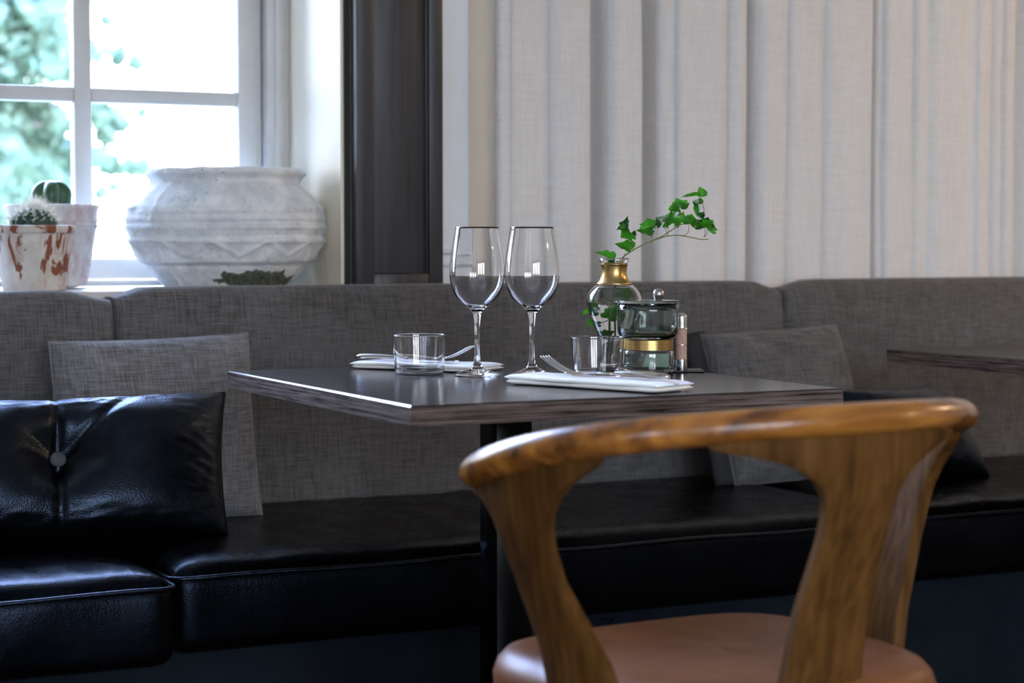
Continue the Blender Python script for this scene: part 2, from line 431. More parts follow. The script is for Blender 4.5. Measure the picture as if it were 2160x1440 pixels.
for a0 in (-1.8, -0.4, 1.0):
    far_window(f'window_{k}', 'y', YF, a0, a0 + 1.1, 0.6, 2.5, 3, 4); k += 1
for a0 in (1.95, 3.15, 4.35):
    far_window(f'window_{k}', 'y', YB + 0.40, a0, a0 + 1.2, 0.87, 2.36, 2, 2); k += 1

# --- the window in view
win = bpy.data.objects.new('window_1', None); COL.objects.link(win); tag(win, kind='structure')
YS0, YS1 = 3.93, 3.965
def wbox(nm, x0, x1, z0, z1, y0=YS0, y1=YS1, m='white', bev=0.003):
    return box(nm, (x0, y0, z0), (x1, y1, z1), MAT[m], win, bev, 2)
# splayed lining: stepped casing beside the sash, then the deep cream jamb
wbox('casing', 1.352, 1.401, WZ0, WZ1, 3.905, 3.985)
wbox('casing_bead', 1.368, 1.382, WZ0, WZ1, 3.896, 3.908, bev=0.002)
wbox('casing', WX0 - 0.001, WX0 + 0.048, WZ0, WZ1, 3.905, 3.985)
wbox('jamb', 1.400, 1.4118, WZ0 - 0.02, WZ1, 3.615, 3.99, 'cream', 0.001)
wbox('jamb_edge', 1.399, 1.407, WZ0 - 0.02, WZ1, 3.606, 3.616, 'cream', 0.002)
wbox('jamb', WX0 - 0.001, WX0 + 0.006, WZ0, WZ1, 3.62, 3.904, 'cream', 0.001)
wbox('head', WX0, 1.40, WZ1 - 0.03, WZ1 - 0.0005, 3.62, 3.904, 'cream', 0.001)
pitch_z = 0.348; zb = 0.915
rows = [zb + i * pitch_z for i in range(5)]           # glass bottoms
for s0, s1 in ((-0.140, 0.594), (0.600, 1.336)):
    sw = s1 - s0; st = 0.040; pw = (sw - 2 * st - 0.036) / 2
    wbox('stile', s0, s0 + st, WZ0 + 0.012, WZ1 - 0.03); wbox('stile', s1 - st, s1, WZ0 + 0.012, WZ1 - 0.03)
    wbox('bottom_rail', s0 + st, s1 - st, WZ0 + 0.012, zb, YS0 + 0.001, YS1)
    wbox('top_rail', s0 + st, s1 - st, zb + 4 * pitch_z - 0.03, WZ1 - 0.031, YS0 + 0.001, YS1)
    mx0 = s0 + st + pw
    wbox('muntin', mx0, mx0 + 0.036, zb, zb + 4 * pitch_z - 0.03, YS0 + 0.003, YS1)
    for i in range(1, 4):
        z1_ = rows[i]
        for xa in (s0 + st, mx0 + 0.036):
            wbox('muntin', xa, xa + pw, z1_ - 0.030, z1_, YS0 + 0.005, YS1)
    for i in range(4):
        for xa in (s0 + st, mx0 + 0.036):
            box('pane', (xa, 3.955, rows[i]), (xa + pw, 3.958, rows[i + 1] - 0.030), MAT['pane'], win)
wbox('weather_bead', 1.338, 1.350, WZ0 + 0.012, WZ1, 3.940, 3.985, 'white', 0.002)
wbox('window_sill', WX0, 1.399, 0.835, ZS, 3.575, 3.929, 'white', 0.004)
wbox('sill_nosing', WX0, 1.399, 0.859, 0.8718, 3.900, 3.9295, 'white', 0.003)

# --- black stained panelled shutter beside the window, with its shadow gap
def tz(x): return x
sh = thing('folded_shutter', 'tall black stained wooden shutter panel standing between window and curtain', 'shutter', (1.512, 3.585, 0))
x0, x1 = -0.093, 0.095; z0_, z1_ = 0.845, 2.45
for a, b in ((x0, x0 + 0.037), (x1 - 0.031, x1)):
    box('stile', (a, -0.014, z0_), (b, 0.016, z1_), MAT['blackwood'], sh, 0.003)
box('bottom_rail', (x0 + 0.037, -0.013, z0_), (x1 - 0.031, 0.016, 0.886), MAT['blackwood'], sh, 0.003)
box('top_rail', (x0 + 0.037, -0.013, 2.38), (x1 - 0.031, 0.016, z1_), MAT['blackwood'], sh, 0.003)
box('panel', (x0 + 0.0375, -0.001, 0.8865), (x1 - 0.0315, 0.010, 2.3795), MAT['blackwood'], sh, 0.002)
box('panel_moulding', (x0 + 0.0375, -0.008, 0.8865), (x0 + 0.0415, 0.0, 2.3795), MAT['blackwood'], sh, 0.001)
box('panel_moulding', (x1 - 0.0355, -0.008, 0.8865), (x1 - 0.0315, 0.0, 2.3795), MAT['blackwood'], sh, 0.001)
tr1 = box('gap_shade_strip', (1.4065, 3.600, 0.84), (1.4185, 3.624, 2.45), MAT['shadowgap']); tag(tr1, kind='structure')  # black strip painted for the shade in the gap
# narrow pale bead seen through the gap
tr2 = box('trim_2', (1.4185, 3.604, 0.84), (1.4235, 3.626, 2.45), MAT['cream'], None, 0.001); tag(tr2, kind='structure')

# --- panelled pale reveal between shutter and curtain
tr3 = bpy.data.objects.new('trim_3', None); COL.objects.link(tr3); tag(tr3, kind='structure')
pa, pb, pc = on_y(926, 300, 3.665).x, on_y(990, 300, 3.665).x, on_y(1066, 300, 3.70).x
box('panel', (pa - 0.02, 3.665, 0.82), (pb, 3.80, ZC), MAT['pale'], tr3, 0.006, 3)
box('moulding', (pa - 0.02, 3.653, 0.925), (pb, 3.6645, 0.935), MAT['pale'], tr3, 0.003)
box('moulding', (pa - 0.02, 3.653, 0.900), (pb, 3.6645, 0.908), MAT['pale'], tr3, 0.003)
box('bottom_rail', (pa - 0.02, 3.656, 0.82), (pb, 3.6645, 0.896), MAT['pale'], tr3, 0.003)
box('reveal', (pb + 0.0005, 3.690, 0.82), (pc + 0.03, 3.80, ZC), MAT['taupe_shade'], tr3, 0.002)  # brown tone puts the shade beside the curtain into the colour

# ------------------------------------------------------------------ curtain
CY = 3.628
folds = [  # (pixel x of fold, offset from the front plane) measured along the hem
    (1050, .012), (1054, .000), (1078, .006), (1082, .000), (1120, .004), (1160, .010), (1164, .003), (1200, .000), (1243, .002), (1249, .008), (1252, .060), (1268, .070),
    (1283, .052), (1288, .012), (1300, .000), (1330, .004), (1353, .000), (1358, .012), (1361, .058), (1378, .064), (1392, .050), (1397, .012), (1412, .004), (1428, .012),
    (1432, .000), (1470, .006), (1528, .000), (1533, .012), (1538, .030), (1546, .012), (1560, .004), (1576, .010), (1581, .040), (1592, .040), (1597, .010),
    (1605, .000), (1652, .004), (1659, .012), (1663, .004), (1700, .006), (1730, .004), (1737, .018), (1742, .006), (1770, .000), (1815, .004), (1836, .000), (1841, .012), (1845, .045),
    (1852, .040), (1858, .010), (1866, .016), (1871, .004), (1900, .008), (1926, .012), (1930, .022), (1940, .008), (1962, .018), (1975, .004), (2020, .000), (2030, .008),
    (2060, .012), (2068, .002), (2090, .010), (2100, .028), (2115, .012), (2124, .030), (2135, .012), (2150, .022), (2160, .034), (2172, .010), (2200, .004), (2240, .012),
    (2250, .040), (2265, .008), (2320, .000), (2330, .030), (2345, .004), (2400, .010), (2410, .045), (2430, .004), (2500, .0)]
fx = np.array([on_y(p, 350, CY).x for p, _ in folds]); fo = np.array([o for _, o in folds])
x_ext = [fx[-1] + 0.04 * i for i in range(1, 60)]
fx = np.append(fx, x_ext); fo = np.append(fo, [0.02 + 0.02 * math.sin(i * 1.9) for i in range(59)])
xs = np.unique(np.concatenate([np.linspace(a, b, 4) for a, b in zip(fx[:-1], fx[1:])]))
fk = np.interp(xs, fx, fo)
zs = np.linspace(0.70, 2.60, 40)
cv, cf = [], []
for z in zs:
    h = (z - 0.85) / 1.75
    for x, o in zip(xs, fk):
        o = o * 1.0 if o < 0.025 else o * 1.7
        sway = 0.010 * nz(x * 2.2, 3.1, z * 0.9) * (0.4 + h) + 0.003 * nz(x * 30, 1, z * 2)
        oo = o * (0.95 + 0.4 * nz(x * 9, 7.7, z * 1.1)) + 0.008 * nz(x * 7, 0, z * 1.2) + 0.0025 * nz(x * 40, 5, z * 5)
        cv.append((x + sway, CY + max(-0.004, oo), z))
nx_ = len(xs)
for j in range(len(zs) - 1):
    for i in range(nx_ - 1):
        cf.append((j * nx_ + i, j * nx_ + i + 1, (j + 1) * nx_ + i + 1, (j + 1) * nx_ + i))
cur = thing('curtain', 'pale oatmeal linen curtain in loose pleats hanging behind the bench back', 'curtain', (0, 0, 0))
c_ = mesh_obj('drape', cv, cf, MAT['curtain'], cur, True)
sm = c_.modifiers.new('thick', 'SOLIDIFY'); sm.thickness = 0.0014; sm.offset = 1
tube('curtain_rod', [(1.76, 3.67, 2.605), (xs[-1] + 0.1, 3.67, 2.605)], 0.012, MAT['black'], cur, 12)

# ------------------------------------------------------------------ unseen pendant lamps added as warm fill for the right side
for i, (lx, ly) in enumerate(((4.2, 2.2), (4.6, 0.2))):
    lp = thing('fill_pendant', 'black dome pendant lamp added out of view as warm fill on the right' if i == 0 else 'black dome pendant lamp added out of view as warm fill nearer the front', 'lamp', (lx, ly, 1.95), 0)
    lathe('lamp_shade', [(0.025, 0.16), (0.06, 0.15), (0.12, 0.10), (0.16, 0.0), (0.157, 0.0), (0.117, 0.097), (0.058, 0.146), (0.025, 0.156)], MAT['black'], lp, 40, closed=True)
    tube('cord', [(0, 0, 0.15), (0, 0, ZC - 1.95)], 0.003, MAT['black'], lp, 8)
    lathe('bulb', [(0, 0.0), (0.02, 0.008), (0.028, 0.03), (0.02, 0.06), (0.012, 0.09), (0, 0.10)], MAT['salt'], lp, 20)
    pl = bpy.data.lights.new('warm_fill_light', 'POINT'); pl.energy = 16; pl.color = (1.0, 0.66, 0.38); pl.shadow_soft_size = 0.03
    po = bpy.data.objects.new('warm_fill_light', pl); COL.objects.link(po); po.parent = lp; po.location = (0, 0, -0.035)

# ------------------------------------------------------------------ banquette
bench = thing('banquette', 'long built-in banquette with grey linen back along the wall', 'bench', (1.6, 3.4, 0))
def wrap_local(o, parent):     # geometry written in world coordinates under a moved parent
    o.location = (-Vector(parent.location)); return o
def back_panel(x0, x1, y_bot, y_top, ztop, z0=0.43, t=0.105, rot=0.0, crown=0.006, sag=0.0, pivot=None):
    """upholstered back section: rounded-edge slab leaning back slightly"""
    nx, nzv = 60, 36; vs, fs = [], []
    wx, hz = (x1 - x0) / 2, (ztop - z0) / 2; rc = 0.020
    def rr(s, half, r):   # parameter -1..1 -> position and edge falloff depth
        p = s * half; d = half - abs(p)
        return p, (0 if d > r else r - math.sqrt(max(0, r * r - (r - d) ** 2)))
    def prm(n):
        e = [0, .006, .02, .045, .08, .13]; k = [i / 100 for i in (0, 2, 5, 10, 17, 26, 36)]
        base = [-1, -.9985, -.995, -.99, -.982, -.97, -.95, -.92] + list(np.linspace(-.88, .88, n)) + [.92, .95, .97, .982, .99, .995, .9985, 1]
        return base
    U, V = prm(nx), prm(nzv)
    for v in V:
        for u in U:
            px, dx = rr(u, wx, rc); pz, dz = rr(v, hz, 0.032)
            X = (x0 + x1) / 2 + px; Z = (z0 + ztop) / 2 + pz
            d = max(dx, dz) + 0.5 * min(dx, dz)
            f = (Z - z0) / (ztop - z0)
            Y = y_bot + (y_top - y_bot) * f + d - crown * (1 - u * u) * (1 - v * v) + 0.0025 * nz(X * 5, 2, Z * 5)
            if u > 0.9 or u < -0.9: Z -= 0.018 * smooth01(0.9, 1, abs(u)) * (1 if v > 0 else 0) * v
            Z -= sag * (1 - u * u) * max(0, v)
            vs.append((X, Y, Z))
    n0 = len(vs); nu = len(U)
    for (X, Y, Z) in list(vs): vs.append((X, max(Y, y_bot + 0.0) + 0.0, Z))
    # back sheet pushed to constant depth
    for i in range(n0):
        X, Y, Z = vs[i]; f = (Z - z0) / (ztop - z0)
        vs[n0 + i] = (X, y_bot + (y_top - y_bot) * f + t, Z)
    for j in range(len(V) - 1):
        for i in range(nu - 1):
            a = j * nu + i
            fs.append((a, a + 1, a + nu + 1, a + nu)); fs.append((n0 + a, n0 + a + nu, n0 + a + nu + 1, n0 + a + 1))
    for i in range(nu - 1):
        a = i; fs.append((a, n0 + a, n0 + a + 1, a + 1)); a = (len(V) - 1) * nu + i; fs.append((a, a + 1, n0 + a + 1, n0 + a))
    for j in range(len(V) - 1):
        a = j * nu; fs.append((a, a + nu, n0 + a + nu, n0 + a)); a = j * nu + nu - 1; fs.append((a, n0 + a, n0 + a + nu, a + nu))
    if rot:
        c, s = math.cos(rot), math.sin(rot); pv = pivot or (x0, y_bot)
        vs = [(pv[0] + (X - pv[0]) * c - (Y - pv[1]) * s, pv[1] + (X - pv[0]) * s + (Y - pv[1]) * c, Z) for X, Y, Z in vs]
    o = mesh_obj('back_panel', vs, fs, MAT['linen'], bench, True)
    o.data.set_sharp_from_angle(angle=math.radians(60))
    return wrap_local(o, bench)
back_panel(-0.9, 0.911, 3.435, 3.482, 0.861, t=0.082)
back_panel(0.914, 2.372, 3.438, 3.482, 0.866, sag=0.0, t=0.082)
back_panel(2.376, 4.3, 3.440, 3.482, 0.868, rot=0.045, crown=0.004, t=0.055)
wrap_local(box('plinth', (-0.9, 2.915, 0.0), (5.0, 3.40, 0.316), MAT['plinth'], bench, 0.003), bench)
# three black seat cushions
def seat_cushion(x0, x1, y0, ztop, h, label):
    o = thing('seat_cushion', label, 'cushion', ((x0 + x1) / 2, (y0 + 3.43) / 2, ztop - h))
    ox, oy, oz = o.location
    y1 = 3.432; R1 = 0.016
    nx, ny, nzv = int((x1 - x0) * 60) + 8, 40, 10
    bm = bmesh.new(); bmesh.ops.create_grid(bm, x_segments=1, y_segments=1, size=1); bm.free()
    # rounded box by projecting a subdivided cube
    vs, fs, idx = [], [], {}
    def lin(a, b, n, r):
        inner = list(np.linspace(a + r, b - r, n)); e = [a + r * (1 - math.cos(t)) for t in (0, .4, .8, 1.2)]
        return [a, a + r * .25, a + r * .6] + inner + [b - r * .6, b - r * .25, b]
    Xs, Ys, Zs = lin(x0, x1, nx, 0.03), lin(y0, y1, ny, 0.03), lin(ztop - h, ztop, nzv, 0.02)
    def vert(i, j, k_):
        key = (i, j, k_)
        if key in idx: return idx[key]
        X, Y, Z = Xs[i], Ys[j], Zs[k_]
        r = 0.030
        cx = min(max(X, x0 + r), x1 - r); cy = min(max(Y, y0 + r), y1 - r); rz = 0.020
        cz = min(max(Z, ztop - h + rz), ztop - rz)
        d = Vector(((X - cx) / r, (Y - cy) / r, (Z - cz) / rz))
        if d.length > 1e-6:
            L = max(abs(d.x), abs(d.y), abs(d.z)); dn = d / d.length * min(1.0, L)
            X, Y, Z = cx + dn.x * r, cy + dn.y * r, cz + dn.z * rz
        fz = (Zs[k_] - (ztop - h)) / h
        ed = min(1, min(X - x0, x1 - X, Y - y0 + 0.0) / 0.085)
        if fz > 0.5:
            Z += 0.014 * (1 - (1 - max(0, ed)) ** 2.2) * smooth01(0.5, 1, fz)
            Z += 0.0030 * nz(X * 18, Y * 5, 0.3) * max(0, ed)
            # pulled creases running back from the front seam
            cr_ = max(0, 1 - abs((Y - y0) - 0.06) / 0.07)
            Z += 0.0022 * cr_ * nz(X * 60 + 25 * (Y - y0), Y * 6, 3.0)
        if Y < y0 + 0.03: Y += -0.006 * math.sin(PI * fz) + 0.003 * nz(X * 9, 0, Z * 9)
        idx[key] = len(vs); vs.append((X - ox, Y - oy, Z - oz)); return idx[key]
    I, J, K = len(Xs) - 1, len(Ys) - 1, len(Zs) - 1
    for i in range(I):
        for j in range(J):
            fs.append((vert(i, j, K), vert(i + 1, j, K), vert(i + 1, j + 1, K), vert(i, j + 1, K)))
            fs.append((vert(i, j, 0), vert(i, j + 1, 0), vert(i + 1, j + 1, 0), vert(i + 1, j, 0)))
        for k_ in range(K):
            fs.append((vert(i, 0, k_), vert(i + 1, 0, k_), vert(i + 1, 0, k_ + 1), vert(i, 0, k_ + 1)))
            fs.append((vert(i, J, k_), vert(i, J, k_ + 1), vert(i + 1, J, k_ + 1), vert(i + 1, J, k_)))
    for j in range(J):
        for k_ in range(K):
            fs.append((vert(0, j, k_), vert(0, j, k_ + 1), vert(0, j + 1, k_ + 1), vert(0, j + 1, k_)))
            fs.append((vert(I, j, k_), vert(I, j + 1, k_), vert(I, j + 1, k_ + 1), vert(I, j, k_ + 1)))
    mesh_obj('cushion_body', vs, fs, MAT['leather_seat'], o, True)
    pz = ztop - 0.012; e = 0.0015
    path = [(x0 - e, y1 - 0.05, pz)] + [(x0 - e, y0 + 0.03, pz)]
    for a in range(5):
        t = a / 4 * PI / 2; path.append((x0 - e + 0.024 * (1 - math.cos(t)), y0 - e + 0.024 * (1 - math.sin(t)), pz))
    for i in range(1, 60):
        f = i / 60; path.append((x0 + 0.03 + (x1 - x0 - 0.06) * f, y0 - e - 0.003, pz + 0.0015 * math.sin(f * 21)))
    for a in range(5):
        t = a / 4 * PI / 2; path.append((x1 + e - 0.024 * (1 - math.sin(t)), y0 - e + 0.024 * (1 - math.cos(t)), pz))
    path += [(x1 + e, y1 - 0.05, pz)]
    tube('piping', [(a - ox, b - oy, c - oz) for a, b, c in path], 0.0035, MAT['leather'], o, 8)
    return o
seat_cushion(-0.6, 0.813, 2.770, 0.450, 0.131, 'black leather seat cushion at the left end, jutting forward under the black pillow')
seat_cushion(0.824, 2.200, 2.832, 0.452, 0.132, 'long black leather seat cushion in the middle, behind the laid table')
seat_cushion(2.210, 4.9, 2.840, 0.454, 0.133, 'black leather seat cushion at the right end, behind the chair')

# ------------------------------------------------------------------ pillows
def pillow(name, label, cat, bl, br, tl, tr_, thick, m, puff=2.4, tuft=None, wrinkle=0.003, seed=0, ears=0.015, n=72):
    """bl.. = four world corner points of the seam plane"""
    bl, br, tl, tr_ = map(Vector, (bl, br, tl, tr_))
    base = (bl + br) / 2
    nrm = (br - bl).cross(tl - bl).normalized()
    if nrm.y > 0: nrm = -nrm
    root = thing(name, label, cat, base)
    vs, fs = [], []
    def P(u, v):
        a, b = (u + 1) / 2, (v + 1) / 2
        # seams pull in between the corners
        iu = ears * (1 - v * v) * u; iv = ears * (1 - u * u) * v
        p = (bl * (1 - a) + br * a) * (1 - b) + (tl * (1 - a) + tr_ * a) * b
        ex = (br - bl).normalized(); ez = (tl - bl).normalized()
        return p - ex * iu - ez * iv * (0.35 if v < 0 else 1)
    def h(u, v):
        t = (max(0, 1 - abs(u) ** puff) ** 0.5) * (max(0, 1 - abs(v) ** puff) ** 0.5)
        return t
    par = [-math.cos(PI * i / n) * 0.35 + (2 * i / n - 1) * 0.65 for i in range(n + 1)]
    for side in (1, -1):
        for v in par:
            for u in par:
                p = P(u, v); t = h(u, v)
                d = thick / 2 * t
                if side > 0:
                    x = p.x
                    d += wrinkle * nz(u * 3 + seed, v * 3, seed) * t
                    e = max(abs(u), abs(v))
                    d += wrinkle * 1.3 * smooth01(0.6, 0.95, e) * t * nz(u * 11 + seed, v * 11, seed + 3)
                    if tuft:
                        cu, cv_, su, sv = tuft
                        du, dv = (u - cu) * su, (v - cv_) * sv
                        rr_ = math.hypot(du, dv)
                        d -= 0.058 * math.exp(-(rr_ / 0.066) ** 1.7)
                        # two deep vertical pulls and softer radial creases
                        ang = math.atan2(dv, du)
                        for a0, dep, wd, ln in ((PI / 2 + 0.08, .013, 0.007, 0.10), (-PI / 2 + 0.05, .012, 0.007, 0.12), (-PI / 2 + 0.30, .004, .009, .09), (0.75, .009, 0.009, 0.17)):
                            cx_, cy_ = math.cos(a0), math.sin(a0)
                            al = du * cx_ + dv * cy_; ac = -du * cy_ + dv * cx_
                            if al > 0: d -= dep * math.exp(-(ac / wd) ** 2) * math.exp(-((al - 0.03) / ln) ** 2 * 1.2) * smooth01(0, 0.02, al)
                        d += 0.0012 * math.sin(ang * 9 + 1) * math.exp(-((rr_ - 0.06) / 0.04) ** 2)
                if side < 0: d *= 0.45          # flattened where it leans
                q_ = p + nrm * (d * side) - base
                vs.append(q_)
    nn = n + 1
    for s, off in ((1, 0), (-1, nn * nn)):
        for j in range(n):
            for i in range(n):
                a = off + j * nn + i; f = (a, a + 1, a + nn + 1, a + nn)
                fs.append(f if s > 0 else f[::-1])
    o = mesh_obj('cushion_cover', vs, fs, m, root, True)
    bm = bmesh.new(); bm.from_mesh(o.data); bmesh.ops.remove_doubles(bm, verts=bm.verts, dist=1e-5)
    bmesh.ops.recalc_face_normals(bm, faces=bm.faces); bm.to_mesh(o.data); bm.free()
    # welt seam round the edge
    loop = [P(1, v) for v in par] + [P(u, 1) for u in par[::-1][1:]] + [P(-1, v) for v in par[::-1][1:]]
    vs2, fs2 = tube_data([p - base for p in loop], 0.0028, 6, upv=nrm)
    mesh_obj('seam', vs2, fs2, m, root, True)
    return root, P, h, nrm, base

# grey pillow on the left
gBR = on_z(552, 1088, 0.463); gTR = on_y(522, 703, 3.375); gTL = on_y(104, 722, 3.375)
gBL = Vector((gTL.x + (gBR.x - gTR.x), gBR.y, gBR.z))
pillow('throw_pillow', 'grey linen throw pillow leaning behind the black buttoned pillow', 'pillow', gBL, gBR, gTL, gTR, 0.135, MAT['linen2'], seed=2, ears=0.005, puff=3.6, wrinkle=0.008)
# black leather pillow on the left
bBR = on_z(480, 1128, 0.464); bTR = on_y(474, 829, 3.215); bW = 0.60
bBL = bBR + Vector((-bW, 0.03, 0)); bTL = bTR + Vector((-bW, 0.03, -0.004))
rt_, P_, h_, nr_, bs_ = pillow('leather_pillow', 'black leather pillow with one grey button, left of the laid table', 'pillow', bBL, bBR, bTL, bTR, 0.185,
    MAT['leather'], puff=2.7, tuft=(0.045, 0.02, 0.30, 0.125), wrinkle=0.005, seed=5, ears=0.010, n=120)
bc = P_(0.045, 0.02) + nr_ * 0.038 - bs_
bt = lathe('button', [(0, 0.006), (0.008, 0.0055), (0.0125, 0.003), (0.0135, 0), (0.0125, -0.003), (0, -0.004)], MAT['button'], rt_, 32)
bt.rotation_mode = 'QUATERNION'; bt.rotation_quaternion = nr_.to_track_quat('Z', 'Y'); bt.location = bc
# grey pillow on the right with side shade painted by a dark strip
rBL = on_z(1552, 1026, 0.464); rTL = on_y(1478, 706, 3.34); rTR = on_y(1762, 684, 3.385)
rBR = Vector((rTR.x + (rBL.x - rTL.x) * 0.75, rBL.y + 0.04, 0.464))
rg, P2, h2, n2, b2 = pillow('throw_pillow', 'grey linen throw pillow with a strip of painted side shade, right of the smoked glass jar', 'pillow', rBL, rBR, rTL, rTR, 0.11, MAT['linen'], seed=9, ears=0.004, puff=3.6, wrinkle=0.007)
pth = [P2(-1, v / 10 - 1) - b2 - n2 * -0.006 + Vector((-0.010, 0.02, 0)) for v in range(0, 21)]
o = tube('side_shade_strip', pth, [0.014] * 21, MAT['side_shade'], rg, 10, flat=2.2, upv=Vector((1, 0, 0))); o['label'] = 'dark strip painting the shaded side'
# black pillow on the right
qTL = on_y(1770, 824, 3.20); qTR = on_y(1962, 811, 3.24); qBR = on_z(2088, 1004, 0.466); qBL = Vector((qTL.x - 0.03, 3.10, 0.466))
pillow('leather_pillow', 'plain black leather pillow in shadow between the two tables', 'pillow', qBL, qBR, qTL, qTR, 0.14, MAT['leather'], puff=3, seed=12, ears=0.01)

# ------------------------------------------------------------------ tables
def table(label, x0, y0, wx, wy, cat='table', post=True):
    th = 0.0275; zt = 0.74
    t = thing('bistro_table', label, cat, (x0 + wx / 2, y0 + wy / 2, 0))
    hx, hy = wx / 2, wy / 2; b = 0.0022
    bm = bmesh.new(); add_box(bm, (-hx + b, -hy + b, zt - th), (hx - b, hy - b, zt - 0.0003)); bm_obj('table_core', bm, MAT['tabletop'], t, smooth=False)
    # top sheet with chamfered arris
    vs = [(-hx + b, -hy + b, zt), (hx - b, -hy + b, zt), (hx - b, hy - b, zt), (-hx + b, hy - b, zt),
          (-hx, -hy, zt - b), (hx, -hy, zt - b), (hx, hy, zt - b), (-hx, hy, zt - b)]
    o = mesh_obj('tabletop', vs, [(0, 1, 2, 3), (0, 4, 5, 1), (1, 5, 6, 2), (2, 6, 7, 3), (3, 7, 4, 0)], MAT['tabletop'], t)
    e = 0.0015
    for nm, lo, hi in (('edge_band', (-hx, -hy, zt - th), (hx, -hy + e, zt - b)), ('edge_band', (-hx, hy - e, zt - th), (hx, hy, zt - b)),
                       ('edge_band', (-hx, -hy + e, zt - th), (-hx + e, hy - e, zt - b)), ('edge_band', (hx - e, -hy + e, zt - th), (hx, hy - e, zt - b))):
        box(nm, lo, hi, MAT['tableedge'], t)
    if post:
        box('post', (-0.048, -0.031, 0.03), (0.013, 0.031, zt - th - 0.006), MAT['black'], t, 0.004)
        box('top_plate', (-0.15, -0.15, zt - th - 0.0055), (0.15, 0.15, zt - th - 0.0005), MAT['black'], t, 0.001)
        box('base_plate', (-0.20, -0.19, 0.0), (0.20, 0.19, 0.012), MAT['black'], t, 0.003)
        lathe('base_collar', [(0, 0.0305), (0.05, 0.0305), (0.055, 0.025), (0.06, 0.0125), (0, 0.0125)], MAT['black'], t, 32)
    return t
TX0, TY0, TW, TD = 0.978, 2.2782, 0.6754, 0.7518
table('dark wood-grain bistro table laid with glasses, napkins and a vase', TX0, TY0, TW, TD)
table('dark bistro table corner at the right edge with a bare top', 2.342, 2.335, 0.675, 0.750)

